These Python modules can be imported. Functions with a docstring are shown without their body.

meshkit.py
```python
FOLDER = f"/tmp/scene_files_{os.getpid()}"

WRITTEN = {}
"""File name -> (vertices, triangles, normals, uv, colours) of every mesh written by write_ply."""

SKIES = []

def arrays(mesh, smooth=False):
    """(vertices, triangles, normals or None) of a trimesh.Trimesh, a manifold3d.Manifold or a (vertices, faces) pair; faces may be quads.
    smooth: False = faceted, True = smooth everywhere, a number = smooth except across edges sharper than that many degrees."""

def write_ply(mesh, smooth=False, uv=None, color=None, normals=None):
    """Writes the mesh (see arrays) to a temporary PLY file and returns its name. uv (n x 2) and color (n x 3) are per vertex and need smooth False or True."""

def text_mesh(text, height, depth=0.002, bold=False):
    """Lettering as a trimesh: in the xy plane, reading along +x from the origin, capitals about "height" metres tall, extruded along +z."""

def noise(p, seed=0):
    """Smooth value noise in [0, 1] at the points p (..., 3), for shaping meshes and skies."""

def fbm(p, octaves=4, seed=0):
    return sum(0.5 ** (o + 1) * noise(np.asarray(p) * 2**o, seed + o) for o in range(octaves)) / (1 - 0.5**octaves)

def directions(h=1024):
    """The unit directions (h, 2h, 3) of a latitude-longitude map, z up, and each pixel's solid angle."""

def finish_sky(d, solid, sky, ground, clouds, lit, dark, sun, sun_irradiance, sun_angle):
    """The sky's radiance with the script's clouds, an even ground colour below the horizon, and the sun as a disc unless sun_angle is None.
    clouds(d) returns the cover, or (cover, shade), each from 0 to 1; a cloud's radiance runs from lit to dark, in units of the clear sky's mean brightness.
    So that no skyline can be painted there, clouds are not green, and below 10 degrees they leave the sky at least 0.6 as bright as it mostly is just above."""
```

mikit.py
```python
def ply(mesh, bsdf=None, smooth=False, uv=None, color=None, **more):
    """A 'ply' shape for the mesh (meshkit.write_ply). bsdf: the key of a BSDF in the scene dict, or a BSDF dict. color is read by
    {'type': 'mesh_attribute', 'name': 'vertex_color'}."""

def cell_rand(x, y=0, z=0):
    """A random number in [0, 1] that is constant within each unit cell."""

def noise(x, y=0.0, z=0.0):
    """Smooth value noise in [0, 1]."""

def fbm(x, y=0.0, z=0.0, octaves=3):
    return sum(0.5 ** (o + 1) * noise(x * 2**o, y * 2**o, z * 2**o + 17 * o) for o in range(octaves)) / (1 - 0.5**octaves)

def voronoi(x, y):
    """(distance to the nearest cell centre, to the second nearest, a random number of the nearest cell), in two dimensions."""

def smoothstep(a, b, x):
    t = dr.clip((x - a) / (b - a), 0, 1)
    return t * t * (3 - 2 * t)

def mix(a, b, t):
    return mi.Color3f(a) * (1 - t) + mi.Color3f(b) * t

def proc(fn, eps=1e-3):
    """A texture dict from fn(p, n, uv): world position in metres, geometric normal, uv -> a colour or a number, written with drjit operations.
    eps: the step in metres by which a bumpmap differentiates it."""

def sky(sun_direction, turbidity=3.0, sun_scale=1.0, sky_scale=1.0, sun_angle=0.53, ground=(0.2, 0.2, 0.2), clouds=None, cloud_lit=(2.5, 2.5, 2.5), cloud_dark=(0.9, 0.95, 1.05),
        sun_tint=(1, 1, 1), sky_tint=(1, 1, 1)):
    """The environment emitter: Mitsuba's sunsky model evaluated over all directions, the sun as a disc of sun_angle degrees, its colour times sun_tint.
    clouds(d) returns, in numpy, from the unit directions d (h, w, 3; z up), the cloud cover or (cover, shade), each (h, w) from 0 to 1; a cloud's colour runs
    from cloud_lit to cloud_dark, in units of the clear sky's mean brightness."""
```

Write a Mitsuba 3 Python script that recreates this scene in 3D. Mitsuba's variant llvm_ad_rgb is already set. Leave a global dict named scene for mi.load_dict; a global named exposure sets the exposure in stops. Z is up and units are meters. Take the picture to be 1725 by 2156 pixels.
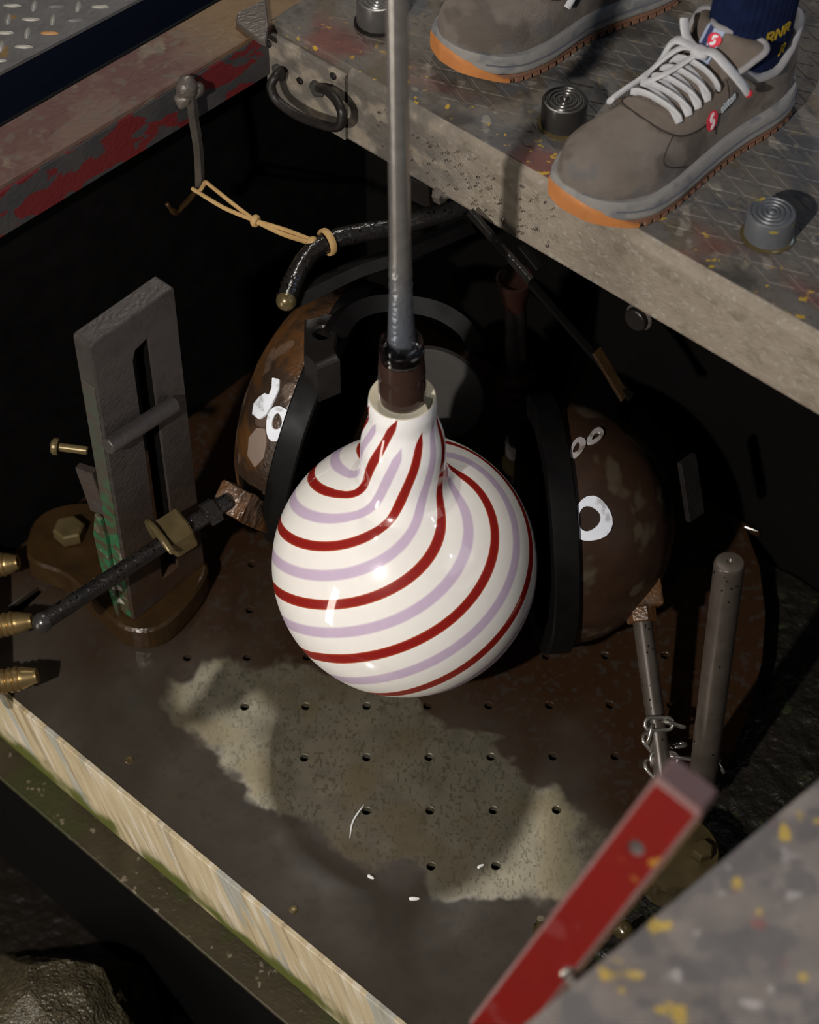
import math, random
import numpy as np, trimesh, shapely.geometry as sg
import drjit as dr, mitsuba as mi
import mikit, meshkit
from mikit import proc, noise, fbm, voronoi, cell_rand, smoothstep, mix

random.seed(7); rng = np.random.default_rng(7)
scene, labels = {'type': 'scene'}, {}
V = lambda *a: np.array(a, float)
T4 = mi.ScalarTransform4f
# ------------------------------------------------------------------ camera
F_PX, PITCH, ROLL, CAM = 4200.0, math.radians(49.62), math.radians(0.79), V(0, 0, 1.7)
fwd = V(0, math.cos(PITCH), -math.sin(PITCH)); r0 = V(1, 0, 0); u0 = np.cross(r0, fwd)
c_r = math.cos(ROLL) * r0 + math.sin(ROLL) * u0; c_u = -math.sin(ROLL) * r0 + math.cos(ROLL) * u0
scene['camera'] = {'type': 'thinlens', 'fov_axis': 'x', 'fov': 2 * math.degrees(math.atan(862.5 / F_PX)),
                   'aperture_radius': 0.0085, 'focus_distance': 1.93, 'near_clip': 0.05, 'far_clip': 30.0,
                   'to_world': T4().look_at(origin=CAM.tolist(), target=(CAM + fwd).tolist(), up=c_u.tolist())}
exposure = 0.0
# ------------------------------------------------------------------ light
scene['ambient_light'] = {'type': 'constant', 'radiance': {'type': 'rgb', 'value': [0.006, 0.0066, 0.0085]}, 'sampling_weight': 0.4}

def lamp(name, pos, aim, w, h, rgb, weight=1.0):
    """A flat lit panel standing in the hall, shining towards aim."""
    scene[name] = {'type': 'rectangle', 'to_world': T4().look_at(origin=list(map(float, pos)), target=list(map(float, aim)), up=[0, 0, 1] if abs((np.array(aim) - pos)[2]) < .95 * np.linalg.norm(np.array(aim) - pos) else [0, 1, 0]) @ T4().scale([w / 2, h / 2, 1]),
                   'emitter': {'type': 'area', 'radiance': {'type': 'rgb', 'value': list(rgb)}, 'sampling_weight': weight}}
GC = V(-.004, 1.218, .189)                     # centre of the glass globe
lamp('spot_lamp', GC + 2.1 * V(-.345, -.672, .653), GC, .042, .042, (6800, 6400, 5900), 5.0)
lamp('strip_lamp', GC + 1.5 * V(-.80, -.53, -.09), GC, .15, .80, (13, 12, 10.4), 1.5)
lamp('ceiling_lamp', GC + 2.6 * V(-.003, .550, .835), GC, .20, .20, (110, 104, 94), 1.5)
lamp('ceiling_lamp_001', GC + 2.4 * V(-.40, -.25, .88), GC, .07, .07, (90, 88, 84), .5)
lamp('ceiling_lamp_002', GC + 2.4 * V(.40, -.06, .91), GC, .06, .06, (90, 95, 105), .5)
lamp('ceiling_lamp_003', GC + 2.4 * V(.68, .45, .60), GC, .25, .25, (5, 9, 16), .4)
lamp('ceiling_lamp_004', GC + 2.4 * V(.63, -.39, .68), GC, .06, .06, (90, 92, 95), .5)
lamp('side_fill', GC + 2.3 * V(.78, -.42, .46), GC, 1.1, 1.1, (1.0, .96, .93), .8)  # added fill panel with no known source, lifts the globe's right edge
for k_, l_, c_ in (('side_fill', 'added unseen fill panel brightening the right side of the globe', 'lamp'), ('spot_lamp', 'small bright spot lamp beside the camera', 'lamp'), ('strip_lamp', 'tall warm strip lamp standing beside the pit', 'lamp'), ('ceiling_lamp', 'square hall lamp high above the globe', 'lamp'), ('ceiling_lamp_001', 'small hall lamp above the red rail', 'lamp'),
                   ('ceiling_lamp_002', 'small cool hall lamp above the right mould half', 'lamp'), ('ceiling_lamp_003', 'bluish hall lamp beyond the shoes', 'lamp'), ('ceiling_lamp_004', 'small hall lamp above the near platform', 'lamp')):
    labels[k_] = {'label': l_, 'category': c_}

# ------------------------------------------------------------------ frames
A1 = math.radians(-41)
E1, E2, EZ = V(math.cos(A1), math.sin(A1), 0), V(-math.sin(A1), math.cos(A1), 0), V(0, 0, 1)
def E(a, b, z=0.0): return E1 * a + E2 * b + V(0, 0, z)
def U(px, py, z=0.0):
    """Where the sight line through a pixel of the photograph meets the level z: surveying the place."""
    d = fwd + c_r * ((px - 862.5) / F_PX) - c_u * ((py - 1078) / F_PX)
    return CAM + d * ((z - CAM[2]) / d[2])
def ee(P): return float(P @ E1), float(P @ E2)

# ------------------------------------------------------------------ mesh helpers
def unit(a): return np.asarray(a, float) / max(np.linalg.norm(a), 1e-12)
def M(v, f):
    m = trimesh.Trimesh(np.asarray(v, float), np.asarray(f, int), process=False); return m
def cat(*ms): return trimesh.util.concatenate([m for m in ms])
def frame(o, x, y, z):
    m = np.eye(4); m[:3, 0], m[:3, 1], m[:3, 2], m[:3, 3] = x, y, z, o; return m
def put(mesh, o, x=(1, 0, 0), y=(0, 1, 0), z=(0, 0, 1)):
    m = mesh.copy(); m.apply_transform(frame(o, x, y, z)); return m
def lathe(prof, n=64, o=(0, 0, 0), axis=(0, 0, 1)):
    """prof: (radius, height) pairs from bottom to top; closed at radius 0."""
    prof = [(max(r, 1e-5), h) for r, h in prof]
    a = np.arange(n) * 2 * np.pi / n
    v = np.concatenate([np.stack([r * np.cos(a), r * np.sin(a), np.full(n, h)], 1) for r, h in prof])
    f = []
    for i in range(len(prof) - 1):
        j = np.arange(n); k = (j + 1) % n
        f += [np.stack([i * n + j, i * n + k, (i + 1) * n + k], 1), np.stack([i * n + j, (i + 1) * n + k, (i + 1) * n + j], 1)]
    m = M(v, np.concatenate(f))
    z = unit(axis); x = unit(np.cross(V(0, 1, 0) if abs(z[1]) < .9 else V(1, 0, 0), z)); y = np.cross(z, x)
    return put(m, o, x, y, z)
def spline(pts, n=8, closed=False):
    p = np.asarray(pts, float); m = len(p); out = []
    for i in range(m if closed else m - 1):
        a, b, c, d = (p[(i + k) % m] if closed else p[min(max(i + k, 0), m - 1)] for k in (-1, 0, 1, 2))
        for t in np.arange(n) / n:
            out.append(.5 * (2 * b + (c - a) * t + (2 * a - 5 * b + 4 * c - d) * t * t + (3 * b - a - 3 * c + d) * t ** 3))
    if not closed: out.append(p[-1])
    return np.array(out)
def tube(pts, r, sides=14, closed=False, flat=1.0, up=None):
    """Round (or flattened) bar along a path; r may vary along it."""
    p = np.asarray(pts, float); n = len(p); r = np.broadcast_to(np.asarray(r, float), (n,))
    t = (np.roll(p, -1, 0) - np.roll(p, 1, 0)) if closed else np.gradient(p, axis=0)
    t /= np.linalg.norm(t, axis=1, keepdims=True) + 1e-12
    a = np.asarray(up, float) if up is not None else (V(0, 0, 1) if abs(t[0][2]) < .9 else V(1, 0, 0))
    ang = np.arange(sides) * 2 * np.pi / sides; v = []
    for i in range(n):
        if up is not None: a = np.asarray(up, float)
        a = unit(a - t[i] * (a @ t[i])); b = np.cross(t[i], a)
        v.append(p[i] + r[i] * (np.cos(ang)[:, None] * b + flat * np.sin(ang)[:, None] * a))
    v = np.concatenate(v); f = []; j = np.arange(sides); k = (j + 1) % sides
    for i in range(n if closed else n - 1):
        i2 = (i + 1) % n
        f += [np.stack([i * sides + j, i * sides + k, i2 * sides + k], 1), np.stack([i * sides + j, i2 * sides + k, i2 * sides + j], 1)]
    if not closed:
        v = np.vstack([v, p[:1], p[-1:]]); c0, c1 = n * sides, n * sides + 1
        f += [np.stack([k, j, np.full(sides, c0)], 1), np.stack([(n - 1) * sides + j, (n - 1) * sides + k, np.full(sides, c1)], 1)]
    return M(v, np.concatenate(f))
def offset_ring(ring, d):
    p = np.asarray(ring, float); a = p - np.roll(p, 1, 0); b = np.roll(p, -1, 0) - p
    na, nb = (np.stack([v[:, 1], -v[:, 0]], 1) / (np.linalg.norm(v, axis=1, keepdims=True) + 1e-12) for v in (a, b))
    m = na + nb; m /= np.maximum((m * na).sum(1, keepdims=True), .35)
    return p - m * d
def slab(poly, t, bev=0.001):
    """A plate: shapely polygon (holes allowed) from 0 to t in z with chamfered edges."""
    poly = sg.polygon.orient(poly, 1.0); ms = []; inset = []
    for ring in [poly.exterior, *poly.interiors]:
        p = np.array(ring.coords)[:-1]; q = offset_ring(p, bev); inset.append(q); n = len(p)
        lay = [(q, 0), (p, bev), (p, t - bev), (q, t)]
        v = np.concatenate([np.column_stack([a, np.full(n, h)]) for a, h in lay]); j = np.arange(n); k = (j + 1) % n; f = []
        for i in range(3):
            f += [np.stack([i * n + j, i * n + k, (i + 1) * n + k], 1), np.stack([i * n + j, (i + 1) * n + k, (i + 1) * n + j], 1)]
        ms.append(M(v, np.concatenate(f)))
    v2, f2 = trimesh.creation.triangulate_polygon(sg.Polygon(inset[0], inset[1:]), engine='earcut')
    v2 = np.asarray(v2)
    up = np.cross(v2[f2[0][1]] - v2[f2[0][0]], v2[f2[0][2]] - v2[f2[0][0]]) > 0
    f2 = np.asarray(f2) if up else np.asarray(f2)[:, ::-1]
    ms += [M(np.column_stack([v2, np.full(len(v2), t)]), f2), M(np.column_stack([v2, np.zeros(len(v2))]), f2[:, ::-1])]
    return cat(*ms)
def rect(x0, y0, x1, y1, r=0.0):
    if r <= 0: return sg.box(x0, y0, x1, y1)
    return sg.box(x0 + r, y0 + r, x1 - r, y1 - r).buffer(r, quad_segs=4)
def circle(x, y, r, n=32):
    a = np.arange(n) * 2 * np.pi / n; return sg.Polygon(np.stack([x + r * np.cos(a), y + r * np.sin(a)], 1))
def hexnut(af, h, hole=0.0, bev=.001):
    a = np.arange(6) * np.pi / 3 + .3; p = np.stack([np.cos(a), np.sin(a)], 1) * af / math.sqrt(3)
    return slab(sg.Polygon(p, [np.array(circle(0, 0, hole, 20).exterior.coords)[:-1]] if hole else None), h, bev)
def bar(a, b, w, h, up=(0, 0, 1), bev=.0008):
    """Rectangular bar from a to b, w wide, h high in the direction of up."""
    a, b = np.asarray(a, float), np.asarray(b, float); x = unit(b - a); z = unit(np.asarray(up) - x * (np.asarray(up) @ x)); y = np.cross(z, x)
    m = slab(rect(0, -w / 2, np.linalg.norm(b - a), w / 2), h, bev); m.apply_translation([0, 0, -h / 2])
    return put(m, a, x, y, z)
def rough(mesh, amp, scale, seed=0):
    n = mesh.vertex_normals; v = mesh.vertices
    mesh.vertices = v + n * ((meshkit.fbm(v * scale + 50, 4, seed) - .5) * 2 * amp)[:, None]; return mesh
def rod(a, b, r, n=20, bev=.0012):
    a, b = np.asarray(a, float), np.asarray(b, float); L = np.linalg.norm(b - a)
    return lathe([(0, 0), (r - bev, 0), (r, bev), (r, L - bev), (r - bev, L), (0, L)], n, a, b - a)

# ------------------------------------------------------------------ scene entries
def key_of(name, parent=None):
    base = f'{parent}__{name}' if parent else name
    taken = lambda k: k in scene or k in labels or any(s.startswith(k + '__') for s in scene)
    if not taken(base): return base
    i = 1
    while taken(f'{base}_{i:03d}'): i += 1
    return f'{base}_{i:03d}'
def tag(key, label=None, cat=None, group=None, kind=None):
    labels.setdefault(key, {}).update({k: v for k, v in dict(label=label, category=cat, group=group, kind=kind).items() if v})
    return key
def thing(name, label, cat, group=None, kind=None): return tag(key_of(name), label, cat, group, kind)
def obj(name, mesh, mat, parent=None, smooth=False, **t):
    k = key_of(name, parent); scene[k] = mikit.ply(mesh, mat, smooth)
    if t or not parent: tag(k, **t)
    return k
def share(name, ply, mtx, parent=None, **t):
    k = key_of(name, parent); scene[k] = {**ply, 'to_world': T4(np.asarray(mtx, float).tolist())}
    if t: tag(k, **t)
    return k

# ------------------------------------------------------------------ materials
def rgb(c): return {'type': 'rgb', 'value': list(c)} if isinstance(c, (tuple, list)) else proc(c)
def num(c): return c if isinstance(c, (int, float)) else proc(c)
def mat(key, color, rough=.5, metal=0.0, spec=.5, coat=0.0, coat_gloss=.9, bump=None, bscale=.001, eps=5e-4, sheen=0.0):
    b = {'type': 'principled', 'base_color': rgb(color), 'roughness': num(rough), 'metallic': num(metal), 'specular': spec}
    if coat: b.update(clearcoat=coat, clearcoat_gloss=coat_gloss)
    if sheen: b.update(sheen=sheen)
    if bump is not None: b = {'type': 'bumpmap', 'arbitrary': proc(bump, eps), 'scale': bscale, 'bsdf': b}
    scene[key] = {'type': 'twosided', 'bsdf': b}
def C(*a): return mi.Color3f(*a)
def coords(p):  # e1, e2 of a point
    return p.x * float(E1[0]) + p.y * float(E1[1]), p.x * float(E2[0]) + p.y * float(E2[1])
def fb(p, s, o=3, ox=0.): return fbm(p.x * s + ox, p.y * s + 3.1 + ox, p.z * s + ox, o)
def spots(p, s, lo, hi, o=3, ox=0.): return smoothstep(lo, hi, fb(p, s, o, ox))

def f_deck(p, n, uv):
    a, b = coords(p)
    c = mix(C(.085, .077, .068), C(.145, .130, .112), fb(p, 60, 4))
    c = mix(c, C(.068, .070, .076), spots(p, 22, .5, .62, 3, 9) * .7)
    c = mix(c, C(.10, .078, .05), spots(p, 34, .55, .68, 3, 20) * .7)
    c = mix(c, C(.24, .215, .18), spots(p, 45, .68, .76, 4, 31) * .7)
    c = mix(c, C(.034, .030, .027), spots(p, 28, .54, .72, 4, 77) * .75)
    edge = smoothstep(1.205, 1.165, b) * smoothstep(1.135, 1.15, b)
    c = mix(c, C(.14, .055, .045), edge * spots(p, 14, .40, .56, 3, 40) * .85)
    c = mix(c, C(.42, .27, .03), (edge * .8 + .12) * spots(p, 130, .66, .72, 3, 55))
    return mix(c, C(.05, .047, .045), spots(p, 240, .62, .75, 2, 3) * .5)
mat('deck_steel', f_deck, .72, 0, .25, bump=lambda p, n, uv: fb(p, 260, 2), bscale=.0008)
def f_near(p, n, uv):
    c = mix(C(.105, .092, .087), C(.20, .175, .160), fb(p, 55, 4))
    c = mix(c, C(.075, .075, .082), spots(p, 45, .50, .66, 3, 5) * .6)
    c = mix(c, C(.22, .06, .055), spots(p, 38, .63, .72, 3, 12) * .6)
    c = mix(c, C(.42, .29, .05), spots(p, 42, .63, .71, 3, 71) * .8)
    return mix(c, C(.40, .37, .36), spots(p, 50, .66, .78, 3, 91) * .6)
mat('near_deck_steel', f_near, .6, .2, .4)
def f_face(p, n, uv):
    a, b = coords(p)
    c = mix(C(.180, .150, .115), C(.275, .235, .188), fb(p, 110, 4))
    c = mix(c, C(.30, .28, .25), spots(p, 200, .60, .74, 3, 4) * .6)
    c = mix(c, C(.11, .09, .065), spots(p, 60, .56, .76, 4, 14) * .5)
    return mix(c, C(.07, .066, .062), smoothstep(-.87, -1.0, a + (fb(p, 18, 3) - .5) * .12) * spots(p, 50, .30, .55, 3, 64) * .7)
mat('deck_face_steel', f_face, .55, 0, .4, bump=lambda p, n, uv: fb(p, 420, 2), bscale=.001)
def f_rail(p, n, uv):
    c = mix(C(.095, .046, .040), C(.120, .076, .060), spots(p, 26, .42, .60, 4))
    c = mix(c, C(.17, .14, .10), spots(p, 40, .60, .72, 4, 6) * .8)
    c = mix(c, C(.10, .085, .07), spots(p, 120, .56, .70, 3, 16) * .7)
    a, b = coords(p)
    return mix(c, C(.20, .13, .05), smoothstep(1.03, 1.13, b) * .5)
mat('rail_top_paint', f_rail, .6, .1, .4, bump=lambda p, n, uv: fb(p, 300, 3), bscale=.0006)
def f_railf(p, n, uv):
    c = mix(C(.030, .031, .036), C(.060, .055, .053), fb(p, 50, 4))
    return mix(c, C(.12, .012, .014), smoothstep(.50, .535, fbm(p.x * 28, p.y * 28, p.z * 45 + 5, 4)))
mat('rail_face_paint', f_railf, .55, .1, .45, bump=lambda p, n, uv: fb(p, 300, 3), bscale=.0006)
mat('black_steel', lambda p, n, uv: mix(C(.0018, .0017, .0018), C(.0055, .005, .005), fb(p, 40, 3)), lambda p, n, uv: .36 + .3 * fb(p, 60, 2), .0, .12)
mat('black_rod', lambda p, n, uv: mix(C(.007, .0065, .0065), C(.016, .014, .013), fb(p, 60, 3)), .25, .0, .5, bump=lambda p, n, uv: fb(p, 300, 2), bscale=.0008)
mat('blue_black_steel', (.004, .006, .014), .4, .1, .4)
mat('soot_and_shade', (.0025, .0022, .002), .9, 0, .1)  # soot black; on the bracket slot sheet it stands for shade
mat('dark_iron', lambda p, n, uv: mix(C(.007, .006, .0056), C(.018, .015, .0135), fb(p, 55, 3)), lambda p, n, uv: .3 + .3 * fb(p, 80, 2), .15, .4, bump=lambda p, n, uv: fb(p, 350, 2), bscale=.0004)
mat('grey_iron', lambda p, n, uv: mix(C(.034, .032, .030), C(.050, .046, .043), fb(p, 70, 3)), .6, 0, .3)
mat('shaded_red_iron', lambda p, n, uv: mix(C(.018, .008, .006), C(.034, .014, .010), fb(p, 60, 3)), .3, .2, .5)  # red iron darkened in colour for the shade around the hinge post
def f_rust(p, n, uv):
    c = mix(C(.060, .026, .009), C(.115, .050, .016), fb(p, 50, 4))
    c = mix(c, C(.030, .020, .014), spots(p, 24, .48, .62, 4, 8) * .9)
    return mix(c, C(.16, .11, .08), spots(p, 33, .60, .68, 3, 28) * .55)
mat('dark_rusty_iron', lambda p, n, uv: mix(mix(C(.020, .010, .006), C(.036, .018, .010), fb(p, 60, 3)), C(.075, .062, .040), spots(p, 40, .56, .72, 3, 8) * .6), .45, .0, .3, bump=lambda p, n, uv: fb(p, 300, 2), bscale=.0002)
mat('rusty_iron', f_rust, lambda p, n, uv: .22 + .35 * fb(p, 90, 3), .1, .5, bump=lambda p, n, uv: fb(p, 330, 3), bscale=.0012)
mat('wet_rust', lambda p, n, uv: mix(C(.018, .010, .005), C(.052, .028, .009), fb(p, 45, 4)), lambda p, n, uv: .15 + .3 * fb(p, 70, 3), .15, .5, bump=lambda p, n, uv: fb(p, 300, 3), bscale=.0006)
mat('bare_steel', lambda p, n, uv: mix(C(.085, .073, .064), C(.15, .13, .113), fb(p, 60, 4)), lambda p, n, uv: .3 + .25 * fb(p, 110, 3), .45, .5, bump=lambda p, n, uv: fb(p, 420, 3), bscale=.0006)
def f_brk(p, n, uv):
    c = mix(C(.040, .034, .032), C(.062, .053, .049), fb(p, 40, 4))
    c = mix(c, C(.06, .030, .014), smoothstep(.26, .06, p.z) * spots(p, 16, .25, .5, 3) * .8)
    return mix(c, C(.04, .033, .03), spots(p, 80, .58, .72, 3, 7) * .7)
mat('bracket_steel', f_brk, lambda p, n, uv: .35 + .25 * fb(p, 90, 3), .3, .5, bump=lambda p, n, uv: fb(p, 350, 3), bscale=.0008)
def f_green(p, n, uv):
    c = mix(C(.012, .060, .024), C(.022, .115, .046), fb(p, 60, 3))
    c = mix(c, C(.050, .036, .020), spots(p, 110, .38, .60, 4, 5))
    c = mix(c, C(.052, .045, .040), smoothstep(.16, .30, p.z + (fb(p, 60, 3) - .5) * .12) * .8)
    return mix(c, C(.33, .31, .27), spots(p, 90, .60, .68, 3, 41) * smoothstep(.20, .05, p.z))
mat('green_paint', f_green, .45, 0, .5, bump=lambda p, n, uv: fb(p, 200, 3), bscale=.001)
# wet perforated plate: lime-scaled dry patch, dark rusty wet metal around it
def dry_mask(p):
    a, b = coords(p); a, b = a + .735, b - .815
    u, v = (a * .98 + b * .20) / .245, (b * .98 - a * .20) / .090
    return smoothstep(1.15, .80, u * u + v * v + (fb(p, 30, 4) - .5) * 1.2)
def f_plate(p, n, uv):
    a, b = coords(p)
    wet = mix(C(.036, .029, .022), C(.052, .043, .034), fb(p, 30, 3))
    wet = mix(wet, C(.024, .010, .004), smoothstep(.72, .98, b - .28 * (a + .8) + (fb(p, 12, 3) - .5) * .25) * .9)
    wet = mix(wet, C(.035, .030, .026), spots(p, 160, .58, .70, 3, 2) * .5)
    dry = mix(C(.13, .118, .088), C(.22, .20, .15), fb(p, 60, 3))
    dry = mix(dry, C(.09, .085, .055), smoothstep(.58, .70, fbm(p.x * 420, p.y * 260, 1., 3)) * .7)
    dry = mix(dry, C(.16, .13, .07), spots(p, 20, .5, .7, 3, 30) * .5)
    return mix(wet, dry, dry_mask(p))
mat('tank_plate', f_plate, lambda p, n, uv: mi.Float(.09) + .05 * fb(p, 40, 2) + dry_mask(p) * .27, lambda p, n, uv: .62 * dry_mask(p), .5, bump=lambda p, n, uv: fb(p, 60, 2), bscale=.00005)
def f_rim(p, n, uv):
    a, b = coords(p)
    st = fbm(a * 190 + p.z * 70, p.z * 14, 2., 4)
    c = mix(C(.36, .28, .155), C(.50, .43, .30), st)
    c = mix(c, C(.58, .54, .46), smoothstep(.54, .74, fbm(a * 110 + p.z * 40, p.z * 12, 7., 3)) * .55)
    c = mix(c, C(.20, .15, .08), smoothstep(.56, .74, fbm(a * 140 + p.z * 60, p.z * 12, 21., 4)) * .6)
    c = mix(c, C(.24, .27, .27), smoothstep(.62, .72, fbm(a * 45 + p.z * 20, p.z * 6, 44., 3)) * .6)
    moss = smoothstep(-.068, -.092, p.z + (fb(p, 45, 3) - .5) * .035)
    return mix(c, C(.075, .085, .014), moss * spots(p, 14, .30, .5, 3, 61))
mat('rim_limescale', f_rim, .55, 0, .4)
def f_ledge(p, n, uv):
    c = mix(C(.022, .017, .008), C(.042, .032, .015), fb(p, 50, 4))
    c = mix(c, C(.026, .030, .006), spots(p, 20, .48, .62, 3, 9) * .8)
    return mix(c, C(.22, .18, .13), spots(p, 120, .68, .76, 3, 19) * .6)
mat('ledge_moss', f_ledge, .5, 0, .5, bump=lambda p, n, uv: fb(p, 240, 3), bscale=.001)
def f_mossy(p, n, uv):
    c = mix(C(.005, .004, .003), C(.012, .010, .007), fb(p, 40, 4))
    return mix(c, C(.022, .028, .010), smoothstep(.62, .72, fb(p, 75, 4, 3)) * .8)
mat('mossy_concrete', f_mossy, .45, 0, .5, bump=lambda p, n, uv: fb(p, 120, 4), bscale=.004)
mat('wet_stone', lambda p, n, uv: mix(C(.022, .018, .010), C(.085, .070, .042), fb(p, 160, 3)), .3, 0, .5, bump=lambda p, n, uv: fb(p, 340, 3), bscale=.004)
mat('pit_floor', lambda p, n, uv: mix(C(.004, .003, .0025), C(.012, .009, .006), fb(p, 14, 3)), .4, 0, .4, bump=lambda p, n, uv: fb(p, 60, 4), bscale=.004)
mat('tread_steel', lambda p, n, uv: mix(mix(C(.085, .082, .082), C(.15, .143, .14), fb(p, 60, 4)), C(.20, .12, .04), spots(p, 40, .66, .74, 3, 13)), .5, .3, .45, bump=lambda p, n, uv: fb(p, 260, 3), bscale=.0006)
mat('tread_steel_worn', lambda p, n, uv: mix(C(.26, .25, .225), C(.38, .36, .32), fb(p, 90, 3)), .4, .35, .5)
mat('tread_steel_rust', (.34, .17, .06), .5, .1, .5)
mat('knob_steel', lambda p, n, uv: mix(C(.11, .105, .10), C(.16, .155, .15), fb(p, 80, 3)), .34, .6, .5)
mat('knob_steel_dark', lambda p, n, uv: mix(C(.040, .038, .036), C(.07, .066, .062), fb(p, 80, 3)), .30, .6, .5)  # stud copy darkened for the blowpipe's shadow; the push rod ball shares it
mat('knob_steel_blue', lambda p, n, uv: mix(mix(C(.10, .11, .125), C(.15, .155, .165), fb(p, 80, 3)), C(.35, .28, .06), spots(p, 120, .70, .75, 2, 3)), .45, .35, .5)
mat('wet_brass', lambda p, n, uv: mix(C(.030, .021, .009), C(.065, .048, .020), fb(p, 70, 3)), .2, .2, .5)
mat('post_steel', lambda p, n, uv: mix(C(.045, .036, .030), C(.085, .070, .058), fb(p, 60, 3)), .32, .3, .5)
mat('brass', lambda p, n, uv: mix(C(.42, .28, .11), C(.58, .42, .20), fb(p, 140, 3)), .25, .85, .5)
mat('tarnished_brass', lambda p, n, uv: mix(C(.10, .075, .032), C(.17, .13, .062), fb(p, 100, 3)), .28, .5, .5)
mat('zinc', (.55, .52, .47), .25, .9, .5)
mat('tan_rubber', lambda p, n, uv: mix(C(.36, .22, .08), C(.46, .30, .13), fb(p, 160, 3)), .55, 0, .4)
mat('chalk_white', lambda p, n, uv: mix(C(.74, .77, .84), C(.45, .46, .48), spots(p, 120, .52, .72, 3)), .8, 0, .2)
mat('chalk_dim', lambda p, n, uv: mix(C(.35, .33, .32), C(.16, .12, .10), spots(p, 110, .45, .65, 3)), .8, 0, .2)
def f_red(p, n, uv):
    c = mix(C(.122, .004, .002), C(.095, .004, .003), fb(p, 30, 3))
    c = mix(c, C(.30, .16, .02), spots(p, 30, .70, .75, 3, 44) * .7)
    return mix(c, C(.13, .02, .02), spots(p, 26, .68, .75, 3, 4) * .7)
mat('red_paint', f_red, .6, 0, .12)
mat('red_edge', lambda p, n, uv: mix(C(.20, .12, .06), C(.16, .08, .03), fb(p, 40, 3)), .5, 0, .4)
mat('pink_worn', lambda p, n, uv: mix(C(.16, .06, .055), C(.17, .12, .115), fb(p, 40, 3)), .5, .1, .4)
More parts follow.
